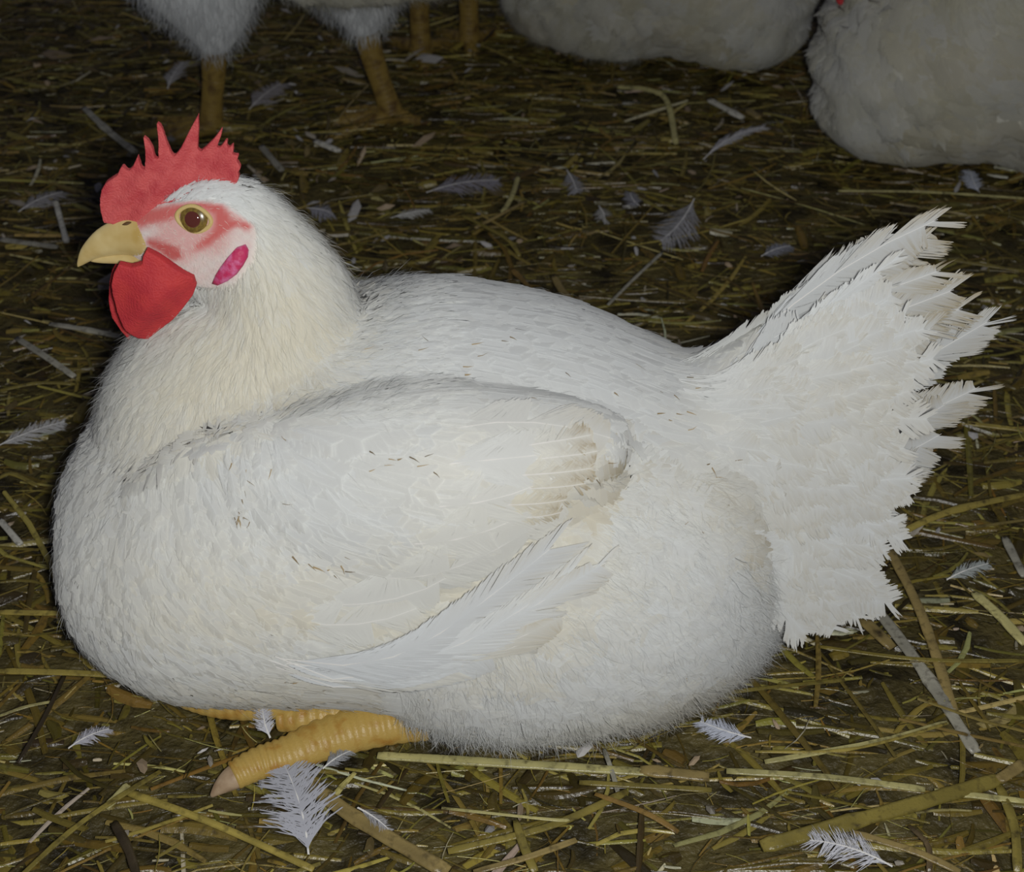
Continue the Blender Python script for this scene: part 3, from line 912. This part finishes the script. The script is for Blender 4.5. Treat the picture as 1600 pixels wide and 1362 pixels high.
# ------------------------------------------------------------------ long feathers of the main hen
def long_feather(name, a, b, ya, yb, wpx, bow=0.0, nb=70, split=5, fray=0.1, tipdirt=0.5, m='feather', parent=None, nrm=(0, -1, 0.25), loose=0.00012, gap=0.05,
                 asym=0.8, shape=0.38, seed=1, base=WHITE, tipc=TAN, shaft=0.0003, z=None, ybow=0.0, curl=0.15, mf=.75):
    """a quill from pixel a at depth ya to pixel b at depth yb (or both lying at height z)"""
    ctrl = []
    dx, dy = b[0] - a[0], b[1] - a[1]
    ln = math.hypot(dx, dy)
    for k in range(4):
        t = k / 3
        q = (a[0] + dx * t + dy / ln * bow * 4 * t * (1 - t), a[1] + dy * t - dx / ln * bow * 4 * t * (1 - t))
        p = P(q[0], q[1], ya + (yb - ya) * t + ybow * 4 * t * (1 - t)) if z is None else G(q[0], q[1], z + ybow * 4 * t * (1 - t))
        ctrl.append(p)
    ctrl = np.array(ctrl)[None]
    N_ = np.tile(nz(np.array(nrm, float))[None, None], (1, 4, 1))
    d = np.linalg.norm(ctrl[0, 0] - CAM)
    wm = wpx / F * d / 2
    cl = np.array(base, float)[None]; tc = (cl * (1 - tipdirt) + np.array(tipc)[None] * tipdirt)
    arr = feather_arrays(ctrl, N_, np.array([wm]), cl, tc, nb=nb, split=split, fray=fray, loose=loose, gap=gap, asym=asym, shape=shape, seed=seed, shaft=shaft, cup=0.6, curl=curl, shaftcol=(0.82, 0.81, 0.78), mf=mf, tipcut=.25, ramp=(.45 if z is None else .15))
    me = mesh_np(name, *arr)
    me.materials.append(M[m])
    return link(name, me, None, parent)

TF = [  # root, tip, root depth, tip depth, width, bow, splits
    ((1120, 590), (1492, 326), 0.000, 0.000, 95, 26, 7, .65), ((1120, 620), (1478, 352), 0.002, 0.010, 90, 22, 8, .7), ((1130, 640), (1496, 408), -.004, -.006, 80, 30, 9, .7),
    ((1150, 640), (1516, 440), -.006, -.010, 80, 18, 8, .75), ((1160, 660), (1530, 470), -.004, .004, 70, 22, 10, .75), ((1160, 680), (1480, 500), -.010, -.016, 95, 10, 8, .6),
    ((1200, 690), (1572, 486), .006, .012, 62, -4, 6, .35), ((1170, 700), (1452, 545), -.014, -.022, 100, 6, 6, .5), ((1150, 720), (1440, 590), -.018, -.028, 105, 4, 5, .4),
    ((1180, 760), (1556, 592), .004, .012, 66, -4, 8, .6), ((1190, 780), (1500, 618), .000, .004, 80, -10, 8, .6), ((1180, 790), (1492, 668), -.004, .000, 95, -14, 6, .45),
    ((1160, 800), (1440, 720), -.010, -.008, 90, -16, 6, .35), ((1170, 830), (1405, 785), -.014, -.012, 125, -12, 5, .25), ((1150, 850), (1394, 850), -.018, -.016, 150, -10, 3, .1),
    ((1130, 850), (1356, 905), -.022, -.020, 150, -6, 3, .1), ((1120, 860), (1275, 966), -.026, -.026, 150, -4, 2, .15), ((1100, 760), (1400, 640), -.024, -.034, 110, 4, 4, .25),
    ((1080, 700), (1360, 560), -.022, -.030, 110, 10, 4, .25), ((1080, 650), (1340, 480), -.016, -.018, 105, 14, 4, .3)]
for i, (a, b, ya, yb, w, bow, sp, dirt) in enumerate(TF):
    b = (b[0] - (b[0] - a[0]) * .05, b[1] - (b[1] - a[1]) * .05)
    ya *= .6; yb *= .6; dirt = min(.95, dirt * 1.25)
    long_feather('tail_feather', a, b, ya, yb, w * 1.3, bow, 190, max(1, sp // 2), 0.05, dirt, gap=-.5, mf=.9, parent=hen, tipc=TAN * .8, seed=100 + i, asym=(0.4 if i < 3 else 0.7), shape=.6, nrm=(0, -1, 0.35), base=WHITE * random.uniform(.84, .93))
    if i % 2 == 0 or i > 10:   # its opposite on the far side of the tent-shaped tail
        long_feather('tail_feather', (a[0], a[1] + 6), (b[0] - 14, b[1] + 12), 0.014 - ya, 0.02 - yb * 1.1, w * 1.3, bow, 80, 2, 0.06, dirt, parent=hen, seed=200 + i, nrm=(0, 1, 0.35), base=WHITE * .95)

# soft coverts over the root of the tail, shingled from the body outward
def coverts():
    roots, tips, ws = [], [], []
    poly = [(1045, 590), (1110, 580), (1190, 540), (1262, 488), (1300, 510), (1318, 600), (1300, 700), (1285, 800), (1255, 870), (1190, 905), (1120, 860), (1080, 740)]
    while len(roots) < 210:
        a, b = rng.uniform(1040, 1330), rng.uniform(450, 910)
        if in_poly(np.array([a]), np.array([b]), poly)[0]: roots.append((a, b))
    roots = np.array(roots)
    d = flow_dir(roots[:, 0], roots[:, 1])
    L = rng.uniform(120, 200, len(roots)) * np.where(roots[:, 0] > 1260, .8, 1)
    rot = rng.normal(0, .16, len(roots)) * np.clip((roots[:, 1] - 520) / 150, .15, 1)
    def depth(x, b, k):     # the two sides of the tail meet in a ridge, like a tent
        ridge = np.interp(x, [1040, 1100, 1200, 1290, 1360, 1450], [560, 540, 490, 425, 375, 345])
        y = -0.036 * (1 - math.exp(-max(b - ridge, 0) / 130.0)) - 0.0015 + 0.010 * max(0, (x - 1250) / 200) * (b > ridge + 60)
        dd = nz(ray(x, b))
        l_, n_, _, _ = bvh.ray_cast(Vector(CAM), Vector(dd))
        if l_ is not None: y = min(y, l_[1])
        return min(y, -0.0008) + (0.0025 if k == 0 else -0.0008 * k) + rng.normal(0, .0004)
    ctrl = np.empty((len(roots), 4, 3)); x = roots.copy()
    for k in range(4):
        for i in range(len(x)): ctrl[i, k] = P(x[i, 0], x[i, 1], depth(x[i, 0], x[i, 1], k))
        dd = flow_dir(x[:, 0], x[:, 1])
        x = x + np.column_stack([dd[:, 0] + rot * dd[:, 2], -dd[:, 2] * .9 + rot * dd[:, 0]]) * (L / 3)[:, None]
    ridge0 = np.interp(roots[:, 0], [1040, 1100, 1200, 1290, 1360], [560, 540, 490, 425, 375])
    edge = np.clip((roots[:, 1] - ridge0) / 110, .3, 1)
    cl = plumage_colour(roots[:, 0], roots[:, 1], True, .4) * rng.uniform(.95, 1, (len(roots), 1))
    cl = cl * .6 + WHITE * .38
    tc = cl * .70 + TAN * .25
    nr = np.tile(nz(np.array([0.1, -1, .35]))[None, None], (len(roots), 4, 1))
    A = feather_arrays(ctrl, nr, rng.uniform(.007, .0115, len(roots)) * edge, cl, tc, nb=60, split=2, fray=.05, loose=.0003, gap=-.3, shape=.6, shaft=.00022, seed=77, cup=.7, mf=.85, ramp=.4)
    Bm = (A[0] * np.array([1, -.35, 1]), A[1], A[2], A[3], A[4] * np.array([1, -1, 1]))
    o = link('tail_coverts', mesh_np('tail_coverts', *combine([A, Bm])), M['feather'], hen); o['kind'] = 'stuff'
coverts()

def hitp(px, py):
    d = nz(ray(px, py))
    loc, nrm, _, _ = bvh.ray_cast(Vector(CAM), Vector(d))
    if loc is None: return P(px, py, -0.07), np.array([0, -1, 0])
    return np.array(loc), np.array(nrm)

def lying_feather(name, pts, wpx, lift, seed, base=WHITE, tipdirt=0.3, nb=150, split=1, fray=0.02, asym=0.5, parent=None, shape=0.3, gap=-0.3, loose=0.0001, shaft=0.0003, tipc=TAN):
    """a quill lying along the side of the bird, through four pixels"""
    c, n = [], []
    for i, (a, b) in enumerate(pts):
        p, q = hitp(a, b)
        c.append(p + q * lift[i]); n.append(q)
    nn = nz(np.mean(n, 0))
    n = [nz(x * 0.4 + nn) for x in n]
    d = np.linalg.norm(c[0] - CAM)
    cl = np.array(base)[None]; tc = cl * (1 - tipdirt) + np.array(tipc) * tipdirt
    arr = feather_arrays(np.array(c)[None], np.array(n)[None], np.array([wpx / F * d / 2]), cl, tc, nb=nb, split=split, fray=fray, asym=asym, shape=shape, seed=seed, gap=gap, loose=loose,
                         shaft=shaft, cup=0.5, shaftcol=(0.82, 0.81, 0.78), mf=.96, curl=.05, tipcut=.5)
    me = mesh_np(name, *arr); me.materials.append(M['feather'])
    return link(name, me, None, parent)

GREY = WHITE * np.array([.93, .93, .935])
# flight feathers showing below the folded wing, lowest first
lying_feather('wing_feather', [(440, 1040), (600, 1050), (760, 1010), (850, 985)], 70, [.002, .006, .006, .004], 301, tipdirt=.5, parent=hen)
lying_feather('wing_feather', [(430, 1030), (600, 1040), (770, 995), (880, 950)], 80, [.002, .007, .007, .005], 302, tipdirt=.55, parent=hen, base=CREAM * .3 + WHITE * .7)
lying_feather('wing_feather', [(440, 1022), (600, 1030), (780, 960), (945, 868)], 88, [.003, .008, .008, .006], 303, tipdirt=.45, parent=hen, split=3)
lying_feather('wing_feather', [(460, 1028), (620, 1010), (760, 965), (905, 868)], 84, [.003, .0095, .009, .007], 304, tipdirt=.35, parent=hen, split=0)
lying_feather('wing_feather', [(450, 1018), (600, 1000), (720, 945), (868, 832)], 110, [.004, .011, .010, .008], 305, base=GREY, tipdirt=.3, parent=hen, split=0)
# secondaries and coverts on the wing
wf = [([(560, 900), (650, 895), (740, 865), (850, 800)], 110, .10), ([(480, 940), (560, 940), (640, 920), (700, 890)], 110, .2), ([(600, 850), (700, 840), (790, 810), (880, 760)], 110, .15),
      ([(640, 790), (730, 785), (820, 760), (905, 720)], 105, .35), ([(660, 730), (750, 720), (850, 710), (930, 700)], 100, .45), ([(680, 680), (760, 665), (860, 668), (957, 690)], 90, .3),
      ([(420, 960), (500, 970), (580, 965), (660, 940)], 90, .25)]
for i, (pp, w, dirt) in enumerate(wf):
    lying_feather('wing_feather', pp, w, [-.001, .002, .0028, .0030], 320 + i, tipdirt=dirt, parent=hen, asym=0.9, base=WHITE * .6 + plumage_colour(np.array([pp[2][0]]), np.array([pp[2][1]]), False)[0] * .4, split=1, fray=.04)

# grubby frayed ends at the tip of the folded wing
for i, (x, y, l, w) in enumerate([(800, 695, 120, 46), (810, 715, 120, 44), (790, 738, 130, 44), (800, 758, 110, 38), (770, 782, 110, 38), (790, 800, 80, 30)]):
    lying_feather('wing_feather', [(x, y + 6), (x + l * .33, y), (x + l * .66, y - 5), (x + l, y - 12)], w, [0, .0035, .0042, .0042], 350 + i, tipdirt=.8, parent=hen, split=3, fray=.2,
                  base=plumage_colour(np.array([x]), np.array([y]), False, .3)[0] * .98, asym=.9, tipc=(.40, .31, .16), nb=60, gap=-.1, loose=.0003)

# ------------------------------------------------------------------ feet
def scuted(t, a, n=16, amp=0.13):
    s = (t * n) % 1.0
    top = max(0, math.sin(a))
    return 1 + amp * (math.sin(math.pi * s) - 0.5) * (0.35 + 0.9 * top)

def toe(pts, radii, n=16):
    return tube(pts, radii, 18, 0.82, n=n * 6, ringfn=lambda t, a: scuted(t, a, n))

def claw_mesh(base, d, L, r0):
    d = nz(np.array(d, float))
    pts = [base + d * L * t + np.array([0, 0, -0.35 * L * t * t]) for t in (0, .35, .7, 1)]
    return to_mesh('claw', tube(pts, [r0, r0 * .85, r0 * .55, r0 * .15], 12, 0.8, n=12))

tA = [G(665, 1118, .013), G(600, 1128, .012), G(520, 1150, .0105), G(450, 1178, .0095), G(405, 1192, .0085), G(365, 1212, .007)]
f1 = to_mesh('foot', join([toe(tA, [.011, .0105, .0095, .0080, .0072, .0062], 19),
                           toe([G(600, 1105, .012), G(530, 1110, .012), G(480, 1116, .011), G(435, 1122, .009)], [.009, .009, .0085, .006], 9)]))
foot = link('foot', f1, M['foot'], hen)
link('claw', claw_mesh(tA[-1] + np.array([.002, .001, 0]), tA[-1] - tA[-2], .0125, .0058), M['claw'], foot)
tB = [G(470, 1090, .016), G(410, 1098, .014), G(350, 1098, .012), G(300, 1090, .011), G(272, 1078, .010)]
foot2 = link('foot', to_mesh('foot', toe(tB, [.0075, .0078, .0072, .0058, .0045], 15)), M['foot'], hen)
link('claw', claw_mesh(tB[-1], tB[-1] - tB[-2], .010, .0036), M['nostril'], foot2)

# ------------------------------------------------------------------ hens behind
def copy_tree(o, parent=None):
    c = o.copy(); C.objects.link(c)
    if parent is not None: c.parent = parent
    for ch in list(o.children): copy_tree(ch, c)
    return c

back = root('hen', 'white hen sitting at the right edge behind, breast toward the foreground hen', 'hen', (0.402, 0.525, 0), 0)
DIRTY_DIM[0] = True
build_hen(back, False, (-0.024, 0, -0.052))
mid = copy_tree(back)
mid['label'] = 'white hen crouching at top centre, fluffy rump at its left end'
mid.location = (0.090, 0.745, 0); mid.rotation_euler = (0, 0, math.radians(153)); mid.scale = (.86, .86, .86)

def leg_parts(r, x, y, fx, ztop, facing=-1, lean=-0.01):
    """drumstick, shank and foot of a standing hen"""
    hock = np.array([x, y, ztop]); ank = np.array([fx, y, 0.001])
    d = tube([np.array([x + lean, y * .8, ztop + .10]), np.array([x + lean * .4, y * .9, ztop + .055]), np.array([x, y, ztop + .022]), hock + np.array([0, 0, -.004])], [.060, .052, .030, .010], 24, n=18)
    me = to_mesh('thigh', d)
    co = mesh_co(me); set_col(me, np.tile(WHITE[None] * .9, (len(co), 1)))
    th = link('thigh', me, M['body'], r)
    n = 5200
    p, nr = sample(me, n, lambda v, q: np.ones(len(v)))
    dn = nz(np.column_stack([rng.normal(0, .15, n), rng.normal(0, .15, n), -np.ones(n)]) + nr * .45)
    cl = np.tile(WHITE[None], (n, 1)) * rng.uniform(.85, 1, (n, 1))
    dw = link('down', mesh_np('down', *strand_arrays(p, dn, nr, rng.uniform(.008, .02, n), np.full(n, .00022), cl, cl * .9)), M['feather'], th); dw['kind'] = 'stuff'
    sh = tube([hock + np.array([0, 0, .01]), hock * .66 + ank * .34, hock * .3 + ank * .7, ank], [.0105, .0088, .0080, .0092], 16, n=60, ringfn=lambda t, a: scuted(t, a + 1.5, 18, .05))
    toes = [sh]
    tips = []
    for ang in (-0.55, 0.0, 0.55, math.pi - .2):
        L = .052 if ang < 2 else .022
        dr = np.array([facing * math.cos(ang), math.sin(ang), 0])
        pts = [ank + np.array([0, 0, -.002]), ank + dr * L * .4 + np.array([0, 0, -.004]), ank + dr * L * .75 + np.array([0, 0, -.008]), ank + dr * L + np.array([0, 0, -.0095])]
        toes.append(tube(pts, [.0062, .0054, .0048, .0034], 12, n=30, ringfn=lambda t, a: scuted(t, a, 9)))
        tips.append((pts[-1], dr))
    ft = link('leg', to_mesh('leg', join(toes)), M['shank'], r)
    for t_, dr in tips:
        link('claw', claw_mesh(t_, dr, .009, .0026), M['nostril'], ft)

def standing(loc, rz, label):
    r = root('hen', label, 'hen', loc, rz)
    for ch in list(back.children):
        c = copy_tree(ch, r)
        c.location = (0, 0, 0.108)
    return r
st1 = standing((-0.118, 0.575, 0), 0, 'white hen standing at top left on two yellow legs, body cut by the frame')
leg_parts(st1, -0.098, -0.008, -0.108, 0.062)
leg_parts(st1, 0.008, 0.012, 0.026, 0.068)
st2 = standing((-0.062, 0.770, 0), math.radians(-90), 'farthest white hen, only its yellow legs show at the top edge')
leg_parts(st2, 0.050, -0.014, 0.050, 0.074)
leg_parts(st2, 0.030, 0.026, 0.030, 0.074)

# ------------------------------------------------------------------ single straws
PAL = {'pale': (.34, .31, .13), 'yellow': (.27, .215, .050), 'olive': (.155, .125, .028), 'tan': (.20, .150, .055), 'grey': (.26, .25, .20), 'white': (.45, .44, .38), 'brown': (.085, .06, .028), 'dark': (.035, .026, .014), 'orange': (.17, .105, .028)}
def straw(pts, wpx, colour, label, z=0.005, group=None, kinks=True):
    """hollow stalk through pixels lying at height z, with nodes where it was jointed"""
    g = [G(a, b, z + (0.0015 if i % 2 else 0.0)) for i, (a, b) in enumerate(pts)]
    L = sum(np.linalg.norm(g[i + 1] - g[i]) for i in range(len(g) - 1))
    d = np.linalg.norm(g[0] - CAM)
    r0 = wpx / F * d / 2
    n = max(8, int(L / 0.006))
    jit = rng.uniform(0.9, 1.08, 64)
    node = random.uniform(.2, .8)
    def rf(t, a):
        k = jit[int(t * 20)]
        if kinks and abs(t - node) < 0.02: k *= 1.3
        if t < 0.03 or t > 0.97: k *= 0.8
        return k
    v, f = tube(g, [r0 * random.uniform(.9, 1.05) for _ in g], 10, 0.55, n=n, ringfn=rf)
    # a shallow groove along the stalk, as of a flattened straw
    v = np.array(v).reshape(-1, 10, 3)
    v[:, 2] -= np.array([0, 0, r0 * .25])
    me = to_mesh('straw', ([tuple(x) for x in v.reshape(-1, 3)], f))
    c = np.array(PAL[colour]) * random.uniform(1.15, 1.35)
    cc = np.tile(c[None], (len(me.vertices), 1)).reshape(-1, 10, 3)
    cc *= rng.uniform(.75, 1.15, (cc.shape[0], 1, 1)); cc *= rng.uniform(.85, 1.1, (1, 10, 1))
    set_col(me, cc.reshape(-1, 3))
    o = link('straw', me, M['straw'], None)
    return tag(o, label, 'straw', group or 'single straws lying on the bedding')

STRAWS = [
    ([(590, 1180), (850, 1196), (1105, 1212)], 17, 'pale', 'long pale green-yellow straw lying just below the belly of the foreground hen'),
    ([(1000, 1202), (1108, 1214)], 20, 'tan', 'tan end piece of straw touching the right tip of the long pale straw'),
    ([(1135, 1204), (1290, 1214), (1445, 1233)], 13, 'pale', 'pale straw right of the long belly straw, running on in line with it'),
    ([(905, 1222), (1112, 1234)], 11, 'olive', 'olive straw directly beneath the right half of the long belly straw'),
    ([(1190, 1322), (1380, 1270), (1565, 1216)], 28, 'olive', 'broad flat olive straw rising to the right, widest in the lower right corner'),
    ([(1560, 1218), (1600, 1192)], 20, 'tan', 'short tan straw at the right edge, upper end of the broad olive one'),
    ([(1195, 1190), (1370, 1158), (1480, 1128)], 10, 'pale', 'slim bright straw slanting up right above the pale pair of straws'),
    ([(1180, 1174), (1330, 1170), (1480, 1130)], 6, 'yellow', 'thin yellow straw just above the slim bright slanting one'),
    ([(1325, 895), (1430, 1030), (1525, 1175)], 18, 'grey', 'long grey-brown straw running down right from below the tail'),
    ([(1385, 850), (1440, 960), (1490, 1110)], 16, 'tan', 'jointed tan straw right of the long grey-brown one, starting under the tail tip'),
    ([(1522, 926), (1562, 962), (1602, 1006)], 17, 'pale', 'stout pale straw at the right edge, level with the lower tail'),
    ([(1388, 842), (1480, 800), (1602, 772)], 13, 'yellow', 'yellow-olive straw reaching from the lower tail feathers to the right edge'),
    ([(1282, 915), (1350, 970), (1395, 1012)], 20, 'tan', 'short thick tan straw just right of the lowest tail feather'),
    ([(1000, 1104), (1150, 1080), (1320, 1062)], 8, 'olive', 'thin olive straw coming out from under the rear fluff to the right'),
    ([(1280, 1010), (1440, 1030), (1600, 1032)], 8, 'olive', 'thin olive straw crossing the long grey-brown one to the right edge'),
    ([(455, 1205), (560, 1280), (700, 1362)], 27, 'tan', 'thick tan straw running from the curled feather down to the bottom edge'),
    ([(200, 1238), (330, 1285), (490, 1358)], 13, 'yellow', 'yellow straw slanting down right below the foremost toe'),
    ([(165, 1262), (200, 1226)], 14, 'pale', 'short bright straw stub left of the foremost toe'),
    ([(0, 1400), (120, 1290), (250, 1205)], 10, 'olive', 'olive straw rising from the bottom left corner toward the toe'),
    ([(0, 1048), (90, 1050), (182, 1054)], 12, 'yellow', 'straight yellow straw left of the breast base, level with the hidden foot'),
    ([(0, 956), (96, 958)], 10, 'yellow', 'yellow straw at the left edge pointing at the lower breast'),
    ([(0, 1118), (40, 1104), (80, 1096)], 6, 'pale', 'thin pale straw curving in from the left edge below the breast'),
    ([(0, 812), (32, 850)], 12, 'white', 'short whitish straw at the left edge beside the breast'),
    ([(104, 1048), (70, 1120), (28, 1192)], 8, 'dark', 'dark twig slanting down left below the breast'),
    ([(178, 1285), (200, 1325), (216, 1375)], 14, 'dark', 'dark twig at the bottom edge left of the curled feather'),
    ([(950, 476), (990, 436), (1035, 394)], 6, 'grey', 'thin grey quill-like straw leaning up behind the back of the foreground hen'),
    ([(785, 332), (800, 306), (810, 274)], 9, 'pale', 'short pale straw standing out in the dark litter above the back'),
    ([(742, 356), (780, 336), (822, 314)], 7, 'tan', 'thin tan straw crossing the short pale one above the back'),
    ([(965, 136), (1012, 140), (1042, 158), (1056, 224)], 10, 'pale', 'bent pale straw hooked downward below the top centre hen'),
    ([(1108, 156), (1160, 184)], 12, 'white', 'short whitish straw piece below the right end of the top centre hen'),
    ([(1168, 172), (1186, 184)], 12, 'tan', 'tiny tan straw stub beside the short whitish piece'),
    ([(131, 168), (170, 205), (212, 238)], 11, 'grey', 'grey straw pointing down right at the comb from the upper left'),
    ([(0, 374), (90, 386)], 10, 'grey', 'dull grey straw at the left edge level with the beak'),
    ([(408, 228), (440, 266)], 12, 'grey', 'short grey straw just right of the comb'),
    ([(86, 312), (104, 378)], 9, 'white', 'whitish straw standing up left just above the beak'),
    ([(492, 220), (530, 236)], 11, 'white', 'small white straw piece right of the comb between two yellow legs'),
    ([(26, 528), (70, 556), (116, 588)], 12, 'grey', 'grey straw slanting down right left of the wattle'),
    ([(78, 506), (130, 514), (188, 526)], 10, 'grey', 'grey straw pointing right at the wattle'),
    ([(1310, 298), (1450, 300), (1602, 310)], 5, 'pale', 'thin shiny straw right above the tail tip reaching the right edge'),
    ([(1480, 405), (1602, 424)], 8, 'olive', 'olive straw right of the upper tail tips'),
    ([(1500, 660), (1602, 672)], 9, 'yellow', 'yellow-olive straw right of the middle tail feathers'),
    ([(865, 430), (885, 462), (930, 492)], 12, 'tan', 'crooked tan straw just above the middle of the back'),
    ([(800, 420), (830, 452)], 8, 'orange', 'short orange-brown straw poking up behind the back'),
    ([(720, 335), (790, 372), (812, 400)], 7, 'olive', 'thin olive straw lying above the shoulder of the foreground hen'),
    ([(1460, 1235), (1602, 1252)], 12, 'pale', 'pale straw at the right edge just under the broad olive one'),
    ([(700, 1330), (860, 1290), (980, 1236)], 14, 'olive', 'olive straw rising right in the bottom middle'),
    ([(930, 1240), (1010, 1270), (1060, 1300)], 10, 'orange', 'orange-brown straw falling right below the olive ones'),
    ([(740, 1362), (820, 1340), (900, 1312)], 12, 'tan', 'tan straw at the bottom edge in the middle'),
    ([(1560, 1225), (1585, 1290), (1590, 1362)], 14, 'olive', 'upright olive straw in the bottom right corner'),
    ([(1330, 1300), (1430, 1330), (1500, 1362)], 14, 'tan', 'tan straw under the broad olive straw at lower right'),
    ([(806, 1282), (818, 1320), (836, 1362)], 15, 'olive', 'stubby olive straw standing upright near the bottom middle'),
    ([(690, 1262), (860, 1280), (890, 1280)], 6, 'pale', 'thin pale straw between the belly straw and the bottom edge'),
    ([(944, 1170), (958, 1210), (966, 1240)], 8, 'grey', 'short grey twig crossing the long belly straw'),
    ([(1420, 1290), (1450, 1320), (1452, 1362)], 9, 'brown', 'brown twig under the broad olive straw'),
    ([(1570, 840), (1600, 900)], 14, 'grey', 'grey straw at the right edge above the stout pale one'),
    ([(60, 760), (20, 740), (0, 745)], 8, 'olive', 'olive straw at the left edge beside the upper breast'),
    ([(0, 610), (60, 598), (118, 600)], 7, 'olive', 'thin olive straw pointing at the neck from the left edge'),
]
for i, (pts, w, c, lab) in enumerate(STRAWS):
    straw(pts, w, c, lab, z=0.0045 + 0.0012 * (i % 4))

# ------------------------------------------------------------------ loose feathers
def ground_feather(a, b, wpx, bow, label, z=0.009, base=(.62, .63, .68), seed=1, nb=95, fray=.22, gap=.0, loose=.0009, split=5, tipd=.0, arch=.004, curl=.5):
    o = long_feather('loose_feather', a, b, 0, 0, wpx, bow, nb, split, fray, tipd, nrm=(0, -.3, 1), z=z, ybow=arch, base=np.array(base), seed=seed, gap=gap, loose=loose, shape=.5, asym=1.0, shaft=.0004, curl=curl)
    return tag(o, label, 'feather', 'loose feathers on the straw')
ground_feather((482, 1332), (440, 1186), 92, -8, 'curled grey-white feather standing up below the foremost toe', seed=1, arch=.010, nb=120, gap=-.1, split=6, base=(.50, .51, .56))
ground_feather((1084, 312), (1030, 378), 56, 6, 'fuzzy grey feather above the middle of the hen, near the tail', seed=2, gap=.3, base=(.42, .42, .44))
ground_feather((1100, 248), (1196, 198), 16, 10, 'thin curved white feather below the gap between the two sitting hens', seed=3, base=(.55, .55, .58))
ground_feather((1172, 1152), (1092, 1126), 34, 2, 'small blue-grey feather just right of the rear fluff', seed=4, gap=.0, base=(.55, .58, .66))
ground_feather((1392, 1352), (1262, 1312), 50, -8, 'wispy white feather under the broad olive straw at the bottom', seed=5, gap=.4)
ground_feather((-6, 698), (104, 658), 30, 4, 'narrow white feather at the left edge beside the neck', seed=6, base=(.5, .5, .5))
ground_feather((1480, 905), (1546, 880), 24, 3, 'small pale feather right of the lower tail', seed=7, base=(.42, .45, .44))
ground_feather((668, 300), (782, 282), 40, 6, 'dim grey feather above the shoulder of the foreground hen', seed=8, gap=.3, base=(.30, .29, .33))
ground_feather((886, 266), (902, 302), 26, 2, 'small grey feather above the middle of the back', seed=9, base=(.36, .36, .38))
ground_feather((936, 322), (946, 344), 24, 2, 'tiny pale feather just under the small grey one above the back', seed=10, base=(.45, .45, .44))
ground_feather((108, 1168), (172, 1138), 24, 4, 'small white feather left of the hidden foot', seed=11, base=(.5, .5, .55))
ground_feather((1530, 300), (1516, 266), 26, 2, 'whitish down feather below the right sitting hen', seed=12, base=(.5, .53, .6))
ground_feather((505, 1200), (550, 1172), 22, 3, 'small grey feather between toe and long pale straw', seed=13, base=(.35, .36, .38))
ground_feather((422, 1152), (410, 1100), 28, 3, 'short white feather between the two feet', seed=14, z=.016)
ground_feather((612, 340), (672, 328), 18, 2, 'slim white feather lying behind the nape', seed=15, base=(.5, .5, .47))
ground_feather((262, 138), (288, 96), 26, 4, 'pale feather left of the standing leg at the top', seed=16, base=(.42, .41, .42))
ground_feather((390, 170), (440, 130), 40, 3, 'grey feather between the legs of the standing hen', seed=17, base=(.35, .33, .34))
ground_feather((1190, 400), (1236, 384), 24, 3, 'dim feather left of the upper tail edge', seed=18, base=(.28, .29, .33))
ground_feather((30, 330), (100, 300), 30, 5, 'grey fluffy feather up left of the beak', seed=19, base=(.33, .32, .33))
ground_feather((560, 1262), (612, 1300), 18, 3, 'tiny white feather beside the thick tan straw', seed=20, base=(.4, .4, .42))
ground_feather((1000, 322), (984, 300), 24, 3, 'small dusky feather beside the fuzzy grey one', seed=21, base=(.28, .28, .31))
ground_feather((480, 325), (522, 335), 30, 3, 'grey fluff feather against the back of the head', seed=22, base=(.33, .33, .37))

# bits of chaff, grit and down caught in the straw: nobody could count them
def chaff():
    n = 5200
    y = rng.uniform(-0.22, 1.35, n); x = rng.uniform(-0.72, 0.72, n)
    keep = (rng.random(n) < 0.25 + 0.55 * np.clip((0.1 - x) * 1.4, 0, 1) * (y > 0.25))
    x, y = x[keep], y[keep]; n = len(x)
    ang = rng.uniform(0, 2 * math.pi, n); r0 = rng.uniform(.0006, .0030, n) * np.where((x < .1) & (y > .25) & (rng.random(n) < .25), 2.2, 1)
    z = gz(x, y) + 0.008 + rng.uniform(0, .004, n)
    c = np.column_stack([x, y, z])
    d = np.column_stack([np.cos(ang), np.sin(ang), rng.normal(0, .3, n)]); s = np.column_stack([-np.sin(ang), np.cos(ang), rng.normal(0, .3, n)])
    el = rng.uniform(1, 2.6, n)[:, None]
    ring = []
    for k in range(6):
        a = k * math.pi / 3
        ring.append(c + d * (math.cos(a) * r0)[:, None] * el + s * (math.sin(a) * r0 * rng.uniform(.5, 1.1, n))[:, None] + np.array([0, 0, 1]) * rng.uniform(-.0005, .0005, (n, 1)))
    top = c + np.array([0, 0, 1]) * (r0 * .6)[:, None]
    V = np.stack(ring + [top], 1)
    q = np.array([(k, (k + 1) % 6, 6) for k in range(6)])
    Fq = (q[None] + (np.arange(n) * 7)[:, None, None]).reshape(-1, 3)
    pal = np.array([[.30, .27, .22], [.34, .26, .17], [.20, .15, .06], [.38, .37, .36], [.13, .10, .04]])
    col = pal[rng.integers(0, 5, n)] * rng.uniform(.5, 1.15, (n, 1))
    o = link('chaff', mesh_np('chaff', V.reshape(-1, 3), Fq, np.full(len(Fq), 3), np.repeat(col, 7, 0), smooth=False), M['litter'])
    tag(o, 'pale chaff and grit sprinkled over the straw bedding', 'chaff'); o['kind'] = 'stuff'
chaff()
